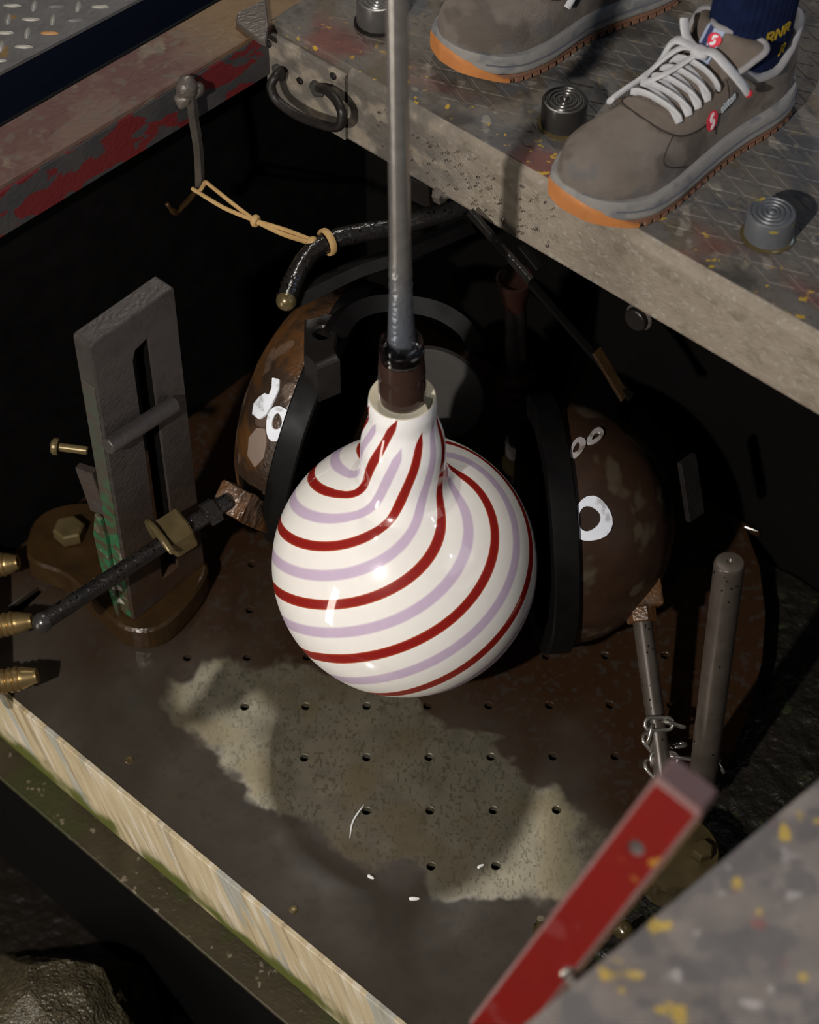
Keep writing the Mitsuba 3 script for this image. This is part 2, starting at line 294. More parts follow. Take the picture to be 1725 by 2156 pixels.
# pipe and glass
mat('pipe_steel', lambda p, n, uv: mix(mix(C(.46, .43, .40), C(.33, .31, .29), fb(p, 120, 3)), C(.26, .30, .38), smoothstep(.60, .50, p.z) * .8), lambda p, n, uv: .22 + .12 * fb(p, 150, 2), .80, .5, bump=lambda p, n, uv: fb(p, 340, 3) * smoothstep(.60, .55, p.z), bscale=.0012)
PS = [3.475, 1.8387, .304, -.4763, -.2567, .2408, -.0021, -.0313, -.1559, -.2254]; TILT = .016
def f_globe(p, n, uv):
    p = mi.Point3f(p.x / KG, p.y / KG, (p.z - 1.7) / KG + 1.7)
    x, y, z = p.x - float(GC[0]) + TILT * (p.z - float(GC[2])), p.y - float(GC[1]), p.z - float(GC[2])
    rho = dr.sqrt(x * x + y * y)
    th = dr.atan2(rho, z) * (180 / math.pi)
    neck = smoothstep(.303, .330, p.z)
    s = th * (1 - neck) + (15 - (p.z - .325) * 300) * neck
    t = (s - 50) / 60
    ca, sa = x / dr.maximum(rho, 1e-6), y / dr.maximum(rho, 1e-6)
    u = dr.atan2(y, x) * (3 / math.pi) + PS[0] + t * (PS[1] + t * (PS[2] + t * (PS[3] + t * (PS[4] + t * PS[5])))) + ca * (PS[6] + PS[7] * t) + sa * (PS[8] + PS[9] * t)
    k = dr.floor(u + .5); f = dr.abs(u - k)
    kl = dr.floor(u); fl = dr.abs(u - kl - .5)
    end = .405 + .028 * cell_rand(k * 7 + 42.); endl = .398 + .022 * cell_rand(kl * 5 + 77.)
    wob = (noise(u * 2, p.z * 60) - .5) * .012
    pole = smoothstep(178, 140, th)
    wr = (.098 + .03 * neck) * smoothstep(end, end - .02, p.z) * pole + wob; wl = (.120 + .02 * neck) * smoothstep(endl, endl - .02, p.z) * pole
    c = mix(C(.80, .775, .74), C(.83, .82, .82), neck)
    c = mix(c, C(.48, .36, .52), smoothstep(wl, wl - .05, fl) * smoothstep(endl, endl - .004, p.z) * .85)
    return mix(c, mix(C(.36, .050, .018), C(.24, .012, .010), smoothstep(wr * .9, wr * .5, f)), smoothstep(wr, wr - .016, f) * smoothstep(end, end - .002, p.z))
mat('striped_glass', f_globe, .035, 0, .5, coat=1.0, coat_gloss=1.0)
mat('cream_glass', lambda p, n, uv: mix(C(.50, .44, .31), C(.60, .56, .46), fb(p, 60, 3)), .06, 0, .5, coat=1.0, coat_gloss=1.0)
mat('brown_glass', lambda p, n, uv: mix(C(.024, .012, .009), C(.042, .021, .016), fb(p, 50, 3)), .05, 0, .5, coat=1.0, coat_gloss=1.0)
mat('olive_glass', (.018, .017, .008), .06, 0, .5)
scene['clear_glass'] = {'type': 'dielectric', 'int_ior': 1.5, 'ext_ior': 1.0}
mat('white_glass', (.78, .78, .76), .08, 0, .5)
# cloth and rubber
def f_suede(p, n, uv):
    c = mix(C(.128, .106, .090), C(.178, .152, .132), fb(p, 90, 4))
    c = mix(c, C(.085, .070, .060), spots(p, 32, .50, .66, 4, 2) * .75)
    return mix(c, C(.10, .105, .115), spots(p, 40, .60, .70, 3, 12) * .5)
mat('suede', f_suede, .9, 0, .2, sheen=.4, bump=lambda p, n, uv: fb(p, 900, 2), bscale=.0006)
mat('suede_panel', lambda p, n, uv: mix(C(.125, .100, .082), C(.170, .140, .116), fb(p, 110, 4)), .9, 0, .2, sheen=.4, bump=lambda p, n, uv: fb(p, 900, 2), bscale=.0006)
mat('collar_cloth', lambda p, n, uv: mix(C(.24, .23, .235), C(.32, .31, .32), fb(p, 200, 3)), .9, 0, .2, sheen=.4)
mat('midsole_foam', lambda p, n, uv: mix(mix(C(.20, .19, .18), C(.27, .26, .245), fb(p, 70, 3)), C(.13, .135, .15), spots(p, 60, .52, .7, 3, 5) * .7), .7, 0, .3)
mat('midsole_groove', (.10, .105, .125), .8, 0, .3)
mat('orange_rubber', lambda p, n, uv: mix(C(.52, .20, .055), C(.36, .14, .05), fb(p, 60, 3)), .6, 0, .35)
mat('brown_rubber', lambda p, n, uv: mix(C(.24, .12, .075), C(.17, .09, .06), fb(p, 60, 3)), .7, 0, .3)
mat('lace_cloth', lambda p, n, uv: mix(C(.56, .55, .55), C(.42, .43, .46), fb(p, 150, 3)), .85, 0, .2)
mat('lace_tip_red', (.55, .02, .03), .4, 0, .5)
mat('eyelet_black', (.012, .011, .012), .6, 0, .3)
mat('label_blue', lambda p, n, uv: C(.35, .42, .56) * (.8 + .3 * fb(p, 120, 2)), .8, 0, .2)
mat('label_navy', (.035, .045, .12), .8, 0, .2)
mat('logo_red', (.62, .035, .065), .6, 0, .3)
mat('logo_white', (.72, .72, .74), .6, 0, .3)
mat('logo_grey', (.50, .56, .60), .6, 0, .3)
mat('sock_navy', lambda p, n, uv: mix(C(.004, .006, .022), C(.008, .016, .055), fb(p, 90, 3)), .95, 0, .1, sheen=.3)
mat('sock_yellow', lambda p, n, uv: mix(C(.30, .20, .015), C(.36, .25, .03), fb(p, 300, 2)), .95, 0, .1)
mat('skin', (.45, .28, .20), .6, 0, .4)
mat('thread_dark', (.030, .026, .024), .9, 0, .2)
mat('pale_brown', (.20, .15, .12), .8, 0, .2)

# ------------------------------------------------------------------ surveying helpers
def Upl(px, py, n, d):
    """Where the sight line meets the plane n.P = d."""
    r = fwd + c_r * ((px - 862.5) / F_PX) - c_u * ((py - 1078) / F_PX)
    return CAM + r * ((d - n @ CAM) / (n @ r))
def Ub(px, py, b): return Upl(px, py, E2, b)
def Ua(px, py, a): return Upl(px, py, E1, a)
def Pz(pts, z): return [U(x, y, z) for x, y in pts]
def flat_poly(pts): return sg.Polygon([(q[0], q[1]) for q in pts])
def lift(mesh, z): mesh.apply_translation([0, 0, z]); return mesh
def vplate(a0, a1, z0, z1, o, along, out, t, bev=.001):
    """Upright plate: spans a0..a1 along a level direction, z0..z1 in height, t thick towards out, from the point o."""
    m = slab(rect(a0, z0, a1, z1), t, bev)
    x = unit(along); y = EZ; zz = np.cross(x, y)
    m = put(m, np.asarray(o, float) + (V(0, 0, 0) if zz @ out > 0 else -np.asarray(zz) * 0), x, y, zz)
    if zz @ np.asarray(out) < 0: m.apply_translation(np.asarray(unit(out)) * t)
    return m

# ------------------------------------------------------------------ setting and tank
m = slab(flat_poly([E(-1.8, -.6), E(.6, -.6), E(.6, 1.6), E(-1.8, 1.6)]), .05); obj('floor', lift(m, -.50), 'pit_floor', label='dark wet floor of the pit under the tank', kind='structure')

tank = thing('quench_tank', 'dark steel tank with a perforated wet bottom plate and a limescale streaked rim', 'tank')
WA, RB = -1.235, .628
GRID, GX, GY, GS = math.radians(1.275), -.2304, 1.1777, .0630
def hole_xy(i, j): return GX + GS * (math.cos(GRID) * i + math.sin(GRID) * j), GY + GS * (math.sin(GRID) * i - math.cos(GRID) * j)
rows = {-3: range(1, 9), -2: range(1, 9), -1: range(0, 9), 0: range(1, 9), 1: range(2, 8), 2: range(3, 7), 3: range(4, 6)}
right = [ee(U(x, y, 0)) for x, y in [(1180, 2030), (1290, 1930), (1370, 1830), (1420, 1750), (1490, 1670), (1540, 1590), (1582, 1490), (1606, 1390), (1613, 1290), (1600, 1190), (1570, 1110)]]
out = [E(WA, RB), E(right[0][0] - .02, RB)] + [E(*q) for q in right] + [E(-.64, 1.33), E(WA, 1.33)]
holes = [circle(*hole_xy(i, j), .0043, 14) for j, r in rows.items() for i in r]
holes.append(flat_poly(Pz([(14, 1292), (20, 1276), (80, 1234), (94, 1240), (42, 1290)], 0)))
pp = flat_poly(out).buffer(0)
for h in holes:
    if pp.contains(h): pp = pp.difference(h)
obj('bottom_plate', lift(slab(pp, .008, .0007), -.008), 'tank_plate', tank, label='wet perforated bottom plate with a pale dry patch')
a_end = right[0][0] + .12
obj('rim_face', vplate(WA - .02, a_end, -.102, .0025, E(0, RB), E1, -E2, .006), 'rim_limescale', tank, label='limescale streaked outer rim face')
obj('rim_ledge', lift(slab(flat_poly([E(WA - .02, RB - .040), E(a_end, RB - .040), E(a_end, RB), E(WA - .02, RB)]), .006), -.108), 'ledge_moss', tank, label='mossy ledge below the rim')
obj('support_wall', vplate(WA, a_end, -.45, -.108, E(0, RB), E1, E2, .01), 'soot_and_shade', tank)
obj('side_wall', vplate(RB - .02, 1.34, -.45, .47, E(WA, 0), E2, -E1, .01), 'black_steel', tank, label='black oily side wall under the red rail')
obj('back_wall', vplate(WA - .01, -.1, -.45, .43, E(0, 1.335), E1, E2, .01), 'soot_and_shade', tank)
obj('far_side_wall', vplate(.66, 1.335, -.45, .20, E(-.235, 0), E2, E1, .01), 'soot_and_shade', tank)
ms = slab(flat_poly([E(-.64, .655), E(-.235, .655), E(-.235, 1.33), E(-.64, 1.33)]), .05)
ms = ms.subdivide_to_size(.02); ms = rough(ms, .006, 30, 3)
obj('mossy_bed', lift(ms, -.085), 'mossy_concrete', tank, label='mossy concrete bed beside the plate')
for x, y in ((272, 1601), (618, 1915)):
    q = U(x, y, 0); obj('rivet', put(lathe([(0, -.004), (.0045, -.004), (.0045, .0006), (.0038, .0014), (.0018, .0008), (0, .0008)], 16), q), 'tarnished_brass', tank)

# ------------------------------------------------------------------ red rail on the left and the tread floor behind it
rail = thing('rail_beam', 'steel angle beam with worn red paint along the tank side', 'beam')
ra, rb = U(0, 390, .51), U(540, 70, .51); rd = unit(rb - ra); rn = V(-rd[1], rd[0], 0)
RS = ra - rd * .12; RL = float(np.linalg.norm(rb - ra)) + .30
def railbox(y0, y1, z0, z1): return put(slab(rect(0, y0, RL, y1), z1 - z0, .0012), RS + V(0, 0, z0 - .51), rd, rn, EZ)
obj('top_flange', rough(railbox(0, .066, .503, .51).subdivide_to_size(.02), .0006, 60), 'rail_top_paint', rail, smooth=25)
obj('front_flange', railbox(0, .006, .452, .5028), 'rail_face_paint', rail, label='front flange with flaking red paint')
tp = Pz([(497, 52), (500, 34), (512, 27), (560, 2), (566, 60), (560, 97), (545, 90)], .513)
obj('tongue_plate', lift(slab(flat_poly(tp[::-1]), .006), .511), 'bare_steel', rail, label='brown tongue plate lying on the rail end')
ga = thing('gap_channel', 'dark channel between the red rail and the tread floor', 'channel')
obj('channel_bed', lift(slab(flat_poly([RS + rn * .0665, RS + rd * RL + rn * .0665, RS + rd * RL + rn * .16, RS + rn * .16]), .01), .40), 'dark_iron', ga)
obj('channel_side', put(slab(rect(0, .0665, RL, .0705), .10), RS + V(0, 0, -.10), rd, rn, EZ), 'black_steel', ga)
fa, fb2 = U(0, 150, .51), U(285, 0, .51); fd = unit(fb2 - fa); fn = V(-fd[1], fd[0], 0)
tf = thing('tread_floor', 'grey steel floor plate with raised teardrop treads behind the rail', 'floor plate')
FS = fa - fd * .15
obj('plate', put(slab(rect(0, 0, .62, .40), .006, .0012), FS + V(0, 0, -.006), fd, fn, EZ), 'tread_steel', tf)
obj('edge_beam', put(slab(rect(0, .004, .62, .012), .11, .001), FS + V(0, 0, -.117), fd, fn, EZ), 'blue_black_steel', tf, label='blue black beam under the floor edge')
prof = [(0, 0)]
a = np.linspace(0, np.pi, 9); drop = np.concatenate([np.column_stack([-.0095 * np.cos(a), -.0028 * np.sin(a)]), np.column_stack([.0095 * np.cos(a[1:-1]), .0028 * np.sin(a[1:-1])])])
lo, hi = drop, drop * V(.72, .45); n_ = len(lo); j_ = np.arange(n_); k_ = (j_ + 1) % n_
tv = np.vstack([np.column_stack([lo, np.zeros(n_)]), np.column_stack([hi, np.full(n_, .0017)]), [[0, 0, .002]]])
tfac = np.vstack([np.stack([j_, k_, n_ + k_], 1), np.stack([j_, n_ + k_, n_ + j_], 1), np.stack([n_ + j_, n_ + k_, np.full(n_, 2 * n_)], 1)])
tplys = [mikit.ply(M(tv, tfac), mt, 50) for mt in ('tread_steel_worn', 'tread_steel', 'tread_steel_rust')]
for i in range(-7, 9):
    for j in range(-5, 4):
        q = V(-.4028 + .02195 * i + .0004 * j, 1.6665 + .0222 * j, .5101)
        w = (q - fa) @ fn; l = (q - FS) @ fd
        s2 = q - CAM
        if w < .006 or w > .38 or l < .01 or l > .6: continue
        horiz = (i + j) % 2 == 0
        x, y = (V(1, 0, 0), V(0, 1, 0)) if horiz else (V(0, 1, 0), V(-1, 0, 0))
        rr = random.random(); share('tread', tplys[2 if rr < .05 else 1 if rr < .2 else 0], frame(q, x, y, EZ), tf)

# ------------------------------------------------------------------ work platform at the back right
plat = thing('work_platform', 'steel platform of worn diamond plate under the shoes', 'platform')
PB, PZ = 1.14, .51
deck = slab(flat_poly([E(-1.192, PB + .008), E(-.10, PB + .008), E(-.10, 1.80), E(-1.192, 1.80)]), .010, .0015)
obj('deck_plate', lift(deck, PZ - .010), 'deck_steel', plat)
def edgeface(a0, a1, name, mt, roll):
    pr_ = [(0, PZ - .082), (.0015, PZ - .082), (.0015, PZ - .012), (.004, PZ - .004), (.0085, PZ - .0005), (.0085, PZ - .010), (.0085, PZ - .082)] if roll else [(0, PZ - .086), (0, PZ - .010), (.001, PZ - .0085), (.008, PZ - .0085), (.008, PZ - .086)]
    poly = sg.Polygon(pr_); m = slab(poly, a1 - a0, .0004)
    obj(name, put(m, E(a0, PB), E2, EZ, E1), mt, plat)
edgeface(-1.080, -.10, 'edge_face', 'deck_face_steel', True)
edgeface(-1.190, -1.0825, 'corner_plate', 'deck_face_steel', False)
for x, y in ((702, 160), (566, 92), (632, 170)):
    q = Ub(x, y, PB - .0005); obj('rivet', lathe([(0, 0), (.004, 0), (.004, .0012), (.0025, .002), (0, .0015)], 14, q, -E2), 'dark_iron', plat)
hp = [Ub(592, 148, PB + .004), Ub(590, 152, PB - .010), Ub(580, 162, PB - .022), Ub(571, 182, PB - .028), Ub(584, 212, PB - .029), Ub(625, 242, PB - .029), Ub(672, 261, PB - .029), Ub(706, 268, PB - .029), Ub(719, 258, PB - .028), Ub(720, 236, PB - .026), Ub(708, 210, PB - .020), Ub(690, 192, PB - .014), Ub(676, 186, PB - .006), Ub(669, 186, PB + .004)]
obj('pull_handle', tube(spline(hp, 5), .0048, 12), 'dark_iron', plat, smooth=True, label='bent rod pull handle')
for x, y in ((588, 152), (668, 187)):
    q = Ub(x, y, PB - .0002); obj('weld', rough(put(trimesh.creation.icosphere(2, .0095), q, E1, -E2 * .5, EZ), .002, 200), 'grey_iron', plat, smooth=True)
# diamond pads of the deck: rhombs with their long axis along the platform edge
hx, hy, gp = .0549 / 2, .0227 / 2, .0017
base = [(hx - gp * 2.4, 0), (0, hy - gp), (-hx + gp * 2.4, 0), (0, -hy + gp)]
top = [(x * .86, y * .86) for x, y in base]
pv = [(x, y, -.0004) for x, y in base] + [(x, y, .0008) for x, y in top]
pf = [(0, 1, 5), (0, 5, 4), (1, 2, 6), (1, 6, 5), (2, 3, 7), (2, 7, 6), (3, 0, 4), (3, 4, 7), (4, 5, 6), (4, 6, 7)]
pad = mikit.ply(M(pv, pf), 'deck_steel', 25)
rest = []; npad = 0
cells = []
for i in range(-40, 40):
    for j in range(0, 70):
        a_, b_ = -.70 + hx * i + .012, 1.178 + hy * j
        if (i + j) % 2 == 0 or a_ < -1.17 or a_ > -.42 or b_ > 1.72 or b_ < 1.172: continue
        d = E(a_, b_, PZ) - CAM; w = d @ fwd; px, py = 862.5 + F_PX * (d @ c_r) / w, 1078 - F_PX * (d @ c_u) / w
        if px < 500 or px > 1790 or py < -60: continue
        cells.append((w, a_, b_))
cells.sort()
for w, a_, b_ in cells[:300]: share('tread_pad', pad, frame(E(a_, b_, PZ), E1, E2, EZ), plat)
if cells[300:]: obj('tread_relief', cat(*[put(M(pv, pf), E(a_, b_, PZ), E1, E2, EZ) for w, a_, b_ in cells[300:]]), 'deck_steel', plat, kind='stuff')
# under the platform: brackets and nuts
cl = thing('clamp_block', 'dark clamp block with a nut hanging under the platform edge behind the pipe', 'clamp')
obj('block', bar(Ub(868, 375, PB + .02), Ub(925, 402, PB + .02), .03, .028), 'dark_iron', cl)
obj('nut', put(hexnut(.016, .010), Ub(920, 405, PB + .004), EZ, np.cross(E1, EZ), E1), 'bare_steel', cl)
obj('bolt', rod(Ub(915, 403, PB + .004), Ub(945, 410, PB + .004), .0045), 'bare_steel', cl)
pv_ = thing('pivot_bolt', 'round bolt end poking out below the platform edge', 'bolt')
q = Ub(1352, 662, PB + .03)
obj('shaft', rod(q + E2 * .03, q - E2 * .012, .012), 'dark_iron', pv_); obj('washer', rod(q - E2 * .002, q - E2 * .006, .0145), 'bare_steel', pv_)

# ------------------------------------------------------------------ steel knobs on the platform
kp = [(0, .0), (.0212, 0), (.0216, .002), (.0214, .0262), (.0205, .0278), (.0188, .0282), (.0180, .0268), (.0168, .0268), (.0158, .0284), (.0142, .0284), (.0133, .0270), (.0121, .0270), (.0111, .0286), (.0098, .0286), (.0089, .0272), (.0076, .0272), (.0066, .0288), (.0050, .0288), (.0040, .0276), (.0032, .0280), (.0022, .0296), (0, .030)]
for (a_, mt, lb) in ((-1.108, 'knob_steel', 'ringed steel stud half hidden behind the blowpipe'), (-.874, 'knob_steel_dark', 'ringed steel stud between the two shoes, pipe shadow in its colour'), (-.641, 'knob_steel_blue', 'bluish ringed steel stud at the right end of the platform edge')):
    t = thing('deck_stud', lb, 'stud', 'ringed studs along the platform edge'); q = E(a_, 1.2175, PZ + .0012)
    obj('body', put(lathe(kp, 48), q), mt, t, smooth=35)
    obj('base_ring', put(lathe([(.0212, .0), (.0245, 0), (.0245, .001), (.0225, .0022), (.0212, .0024)], 40), q), 'tarnished_brass' if a_ > -1 else 'dark_iron', t, smooth=35, label='dull yellow ring around the foot')

# ------------------------------------------------------------------ glass globe on the blowpipe
ax = unit(V(-TILT, 0, 1))
KG = 1.012                                     # the glass hangs a little lower than first surveyed: scale along the sight lines
def nearer(P): return CAM + (np.asarray(P, float) - CAM) * KG
def onaxis(prof, n=96):
    m = lathe([(r, z - GC[2]) for r, z in prof], n, GC, ax); m.vertices = nearer(m.vertices); return m
gl = thing('glass_globe', 'hot white glass globe with red and lilac spiral stripes hanging from the blowpipe', 'globe')
R_ = .1291
ball = [(R_ * math.sin(t), GC[2] - R_ * math.cos(t)) for t in np.linspace(0, math.radians(155.5), 110)]
neck = spline([(.0535, .3065), (.0460, .3135), (.0418, .3215), (.0398, .332), (.0394, .345), (.0391, .357), (.0382, .369), (.0360, .379), (.0330, .389), (.0307, .3985), (.0305, .406), (.0308, .414), (.0303, .421), (.0296, .4255)], 6)
prof = [tuple(q) for q in ball if q[1] < .3055 or q[0] > .054] + [tuple(q) for q in neck]
obj('body', onaxis(prof, 160), 'striped_glass', gl, smooth=True)
obj('cut_rim', onaxis([(.0296, .4255), (.0290, .4262), (.0225, .4245), (.0205, .4235), (0, .4235)], 96), 'cream_glass', gl, smooth=40, label='cream rim of thick glass where the white overlay ends')
mo = spline([(.0200, .4240), (.0212, .428), (.0214, .435), (.0210, .444), (.0204, .452), (.0208, .458), (.0203, .466), (.0193, .476), (.0188, .483)], 5)
obj('moile', onaxis([(0, .4240)] + [tuple(q) for q in mo] + [(.0180, .487), (.0160, .488), (0, .488)], 72), 'brown_glass', gl, smooth=True, label='dark brown clear glass collar around the pipe end')
sh = [(.0192, .474), (.0199, .479), (.0198, .487), (.0188, .4935), (.0165, .497), (.0140, .4965), (.0128, .494)]
obj('collar_lip', onaxis([(.0128, .474)] + sh, 72), 'clear_glass', gl, smooth=True, label='clear rounded glass lip at the pipe')
q = U(905, 846, .432)
ch = trimesh.convex.convex_hull(np.array([U(889, 833, .436), U(912, 838, .436), U(911, 849, .431), U(902, 864, .427), U(893, 846, .428), U(900, 834, .428), U(905, 850, .427)]))
ch.vertices = nearer(ch.vertices)
obj('dark_chip', ch, 'olive_glass', gl, label='dark olive chip in the cut rim')
bp = thing('blowpipe', 'long steel blowpipe holding the glass globe', 'blowpipe')
bpp = [(0, .470), (.0116, .470), (.0119, .474), (.0117, .490), (.0112, .512), (.0104, .535), (.0096, .553), (.0094, .556), (.0099, .558), (.0099, .561), (.0093, .5625), (.0093, .568), (.0098, .570), (.0096, .574), (.0090, .590), (.0086, .62), (.0084, .68), (.0083, .80), (.0083, 1.15), (.0060, 1.152), (0, 1.152)]
obj('tube', onaxis(bpp, 40), 'pipe_steel', bp, smooth=40)

# ------------------------------------------------------------------ hinged mould
def mould(label, c0, far, nrm, R, deep, shell='rusty_iron'):
    """One half: a round split flange standing upright round c0 and a shell bulging towards nrm."""
    t = thing('mould_half', label, 'mould', 'halves of the hinged iron mould')
    nrm = unit(nrm); far = unit(far - nrm * (np.asarray(far) @ nrm)); y = np.cross(nrm, far); m4 = (c0, far, y, nrm)
    fl = lathe([(R - .018, 0), (R - .018, -.022), (R - .0165, -.024), (R + .0065, -.024), (R + .008, -.022), (R + .008, 0), (R + .0065, .0015), (R - .0165, .0015), (R - .018, 0)], 96)
    obj('split_flange', put(fl, *m4), 'black_steel', t, smooth=30, label='flat dark split face')
    th = np.linspace(0, math.pi / 2, 24); pr_ = [(R * math.cos(x), R * deep * math.sin(x)) for x in th[::-1]]
    pi_ = [((R - .014) * math.cos(x), (R * deep - .014) * math.sin(x)) for x in th]
    sh_ = lathe(pr_, 80); sh_.faces = sh_.faces[:, ::-1]; sh_ = put(sh_, *m4); sh_ = rough(sh_, .0012, 60, 5)
    obj('shell', sh_, shell, t, smooth=True, label='rusty rounded outer shell')
    obj('cavity', put(lathe(pi_, 64), *m4), 'soot_and_shade', t, smooth=True, label='black inner cavity')
    def on(px, py):
        d = unit(fwd + c_r * ((px - 862.5) / F_PX) - c_u * ((py - 1078) / F_PX)); B = np.stack([far, y, nrm]); k = V(1, 1, 1 / deep)
        o_, d_ = B @ (CAM - c0) * k, B @ d * k; a = d_ @ d_; b = o_ @ d_; q = b * b - a * (o_ @ o_ - R * R)
        P = CAM + d * (-b - math.sqrt(max(q, 0))) / a; return P, unit((B.T @ (B @ (P - c0) * k * k)))
    return t, on
def daub(parent, on, pts, hole, mt, **t):
    """A brushed paint mark lying on a mould shell."""
    poly = sg.Polygon(pts).buffer(5).buffer(-3)
    if hole is not None: poly = poly.difference(sg.Polygon(hole).buffer(3).buffer(-3))
    v2, f2 = trimesh.creation.triangulate_polygon(poly, engine='earcut')
    m = M(np.column_stack([v2, np.zeros(len(v2))]), f2).subdivide_to_size(8); m.merge_vertices()
    pn = [on(x, y) for x, y in m.vertices[:, :2]]; v = np.array([a for a, b in pn]); n = np.array([b for a, b in pn])
    f = m.faces
    if np.mean((np.cross(v[f[:, 1]] - v[f[:, 0]], v[f[:, 2]] - v[f[:, 0]]) * n[f[:, 0]]).sum(1)) < 0: f = f[:, ::-1]
    k = len(v); edges = np.sort(f[:, [0, 1, 1, 2, 2, 0]].reshape(-1, 2), 1); u_, cnt = np.unique(edges, axis=0, return_counts=True)
    side = [(a, b, k + b) for a, b in u_[cnt == 1]] + [(a, k + b, k + a) for a, b in u_[cnt == 1]]
    obj('painted_mark', M(np.vstack([v + n * .0022, v - n * .0015]), np.vstack([f, side])), mt, parent, smooth=40, **t)
def oval(x, y, rx, ry, rot=0, n=22, j=.07):
    a = np.arange(n) * 2 * np.pi / n; w = 1 + j * np.sin(a * 3 + x); p = np.column_stack([rx * np.cos(a) * w, ry * np.sin(a) * w]); c, q = math.cos(rot), math.sin(rot); return p @ np.array([[c, q], [-q, c]]) + [x, y]
mL, onL = mould('left half of the open mould, brown shell with white painted marks', U(668, 865, .158), np.cross(V(-.94, .33, .12), V(0, 0, 1)) * -1, (-.94, .33, .12), .140, .52)
mR, onR = mould('right half of the open mould behind the globe, with a white painted ring', U(1172, 1100, .136), V(-.116, .993, 0), (.993, .116, 0), .126, .95, 'dark_rusty_iron')
daub(mL, onL, [(578, 799), (588, 801), (587, 820), (576, 846), (563, 870), (549, 881), (537, 872), (539, 852), (551, 838), (561, 831), (570, 836), (577, 818)], oval(549, 857, 2.5, 5, .3), 'chalk_white', label='white painted figure')
daub(mL, onL, oval(587, 891, 22, 35, .25), oval(585, 888, 10, 17, .15), 'chalk_white', label='white painted ring')
daub(mL, onL, [(545, 903), (559, 905), (562, 930), (556, 962), (540, 980), (527, 958), (530, 922)], None, 'pale_brown', label='pale brown smear')
daub(mR, onR, oval(1245, 1094, 40, 45, .2), oval(1240, 1092, 23, 26, .2), 'chalk_white', label='white painted ring')
daub(mR, onR, oval(1216, 944, 11, 22, .5), oval(1214, 944, 5, 13, .5), 'chalk_dim', label='faint painted ring')
daub(mR, onR, oval(1253, 920, 10, 19, .8), oval(1254, 920, 4, 11, .8), 'chalk_dim', label='faint painted ring')
obj('corner_block', rough(bar(U(1228, 1268, .045), U(1296, 1266, .045), .022, .026).subdivide_to_size(.008), .002, 90), 'dark_rusty_iron', mR)
obj('fin', bar(U(1446, 965, .250), U(1464, 1088, .190), .006, .024, up=E2), 'dark_iron', mR, label='thin grey fin at the back of the shell')

# rings, arms and lever behind the globe
gd = thing('round_plate', 'grey round plate standing upright behind the neck of the globe', 'plate')
gq = U(905, 832, .20); gn = unit(V(-.15, -1, .25)); gx = unit(np.cross(EZ, gn)); gy = np.cross(gn, gx)
obj('disc', put(lathe([(0, -.005), (.056, -.005), (.0575, -.0035), (.0575, .0035), (.056, .005), (0, .005)], 64), gq, gx, gy, gn), 'grey_iron', gd, smooth=40)
obj('stem', rod(gq - gn * .006, V(gq[0], gq[1] + .06, .002), .010), 'dark_iron', gd)
for x, y in ((985, 745), (962, 925)):
    obj('screw', rod(Upl(x, y, gn, gn @ gq + .004), Upl(x, y, gn, gn @ gq + .0085), .003), 'soot_and_shade', gd)
nr = thing('neck_ring', 'black half ring of the mould top curving behind the blowpipe', 'ring')
arc = [U(706, 700, .315), U(735, 662, .318), U(790, 640, .32), U(860, 640, .32), U(930, 655, .32), U(985, 690, .315), U(1012, 730, .31)]
obj('band', tube(spline(arc, 6), .013, 4, flat=.9, up=(0, 0, 1)), 'black_steel', nr, smooth=35)
lg = [U(641, 668, .318), U(700, 655, .318), U(712, 690, .318), U(706, 728, .318), U(716, 752, .318), U(668, 772, .318), U(640, 745, .318)]
lug = slab(flat_poly(lg[::-1]).buffer(0).difference(circle(*U(678, 697, .318)[:2], .0085, 16)), .05, .002)
obj('lug', lift(lug, .266), 'dark_iron', nr, label='block shaped lug with a bolt hole')

lv = thing('lever_handle', 'bent rod lever over a flat bar, tied to the rubber band', 'lever')
lp = [U(603, 633, .385), U(615, 600, .387), U(634, 560, .389), U(662, 526, .39), U(705, 503, .39), U(760, 490, .39), U(815, 481, .39), U(880, 464, .39), U(940, 446, .392), U(985, 430, .395)]
obj('rod', tube(spline(lp, 6), .0098, 14), 'black_rod', lv, smooth=True)
obj('rod_end', put(trimesh.creation.icosphere(2, .0099), lp[0]), 'tarnished_brass', lv, smooth=True, label='bright worn rod end')
fp_ = [U(594, 640, .372), U(640, 620, .372), U(700, 590, .372), U(760, 563, .372), U(830, 540, .372), U(900, 512, .372), U(990, 474, .372)]
fp_ = spline(fp_, 5); fpl = tube(fp_, .0125, 4, flat=.28, up=(0, 0, 1)); obj('flat_bar', fpl, 'black_steel', lv, smooth=30)
am = thing('steel_strap', 'long dark flat strap running down under the platform edge', 'strap')
obj('upper_bar', bar(U(990, 446, .440), U(1118, 592, .410), .005, .010), 'black_rod', am)
obj('lower_bar', bar(U(1116, 594, .404), U(1330, 838, .31), .009, .004), 'soot_and_shade', am)
obj('tip', bar(U(1256, 738, .352), U(1316, 838, .312), .012, .004), 'wet_rust', am, label='worn tip of the arm')
obj('link_plate', bar(U(1100, 516, .425), U(1140, 566, .415), .012, .004), 'black_steel', am)
hp_ = thing('hinge_post', 'dark upright hinge post with spring rings and a red cup on top', 'post')
b0, b1 = U(1095, 1052, 0.0), U(1083, 585, .39); hd = unit(b1 - b0)
def onpost(prof): return lathe(prof, 32, b0, hd)
HL = float(np.linalg.norm(b1 - b0))
obj('shaft', onpost([(0, .0), (.011, .0), (.011, HL - .02), (0, HL - .02)]), 'dark_iron', hp_, smooth=40)
obj('cup', onpost([(.010, HL - .05), (.013, HL - .03), (.0175, HL - .008), (.0178, HL), (.0150, HL), (.012, HL - .008), (0, HL - .009)]), 'shaded_red_iron', hp_, smooth=40, label='small rusty red cup')
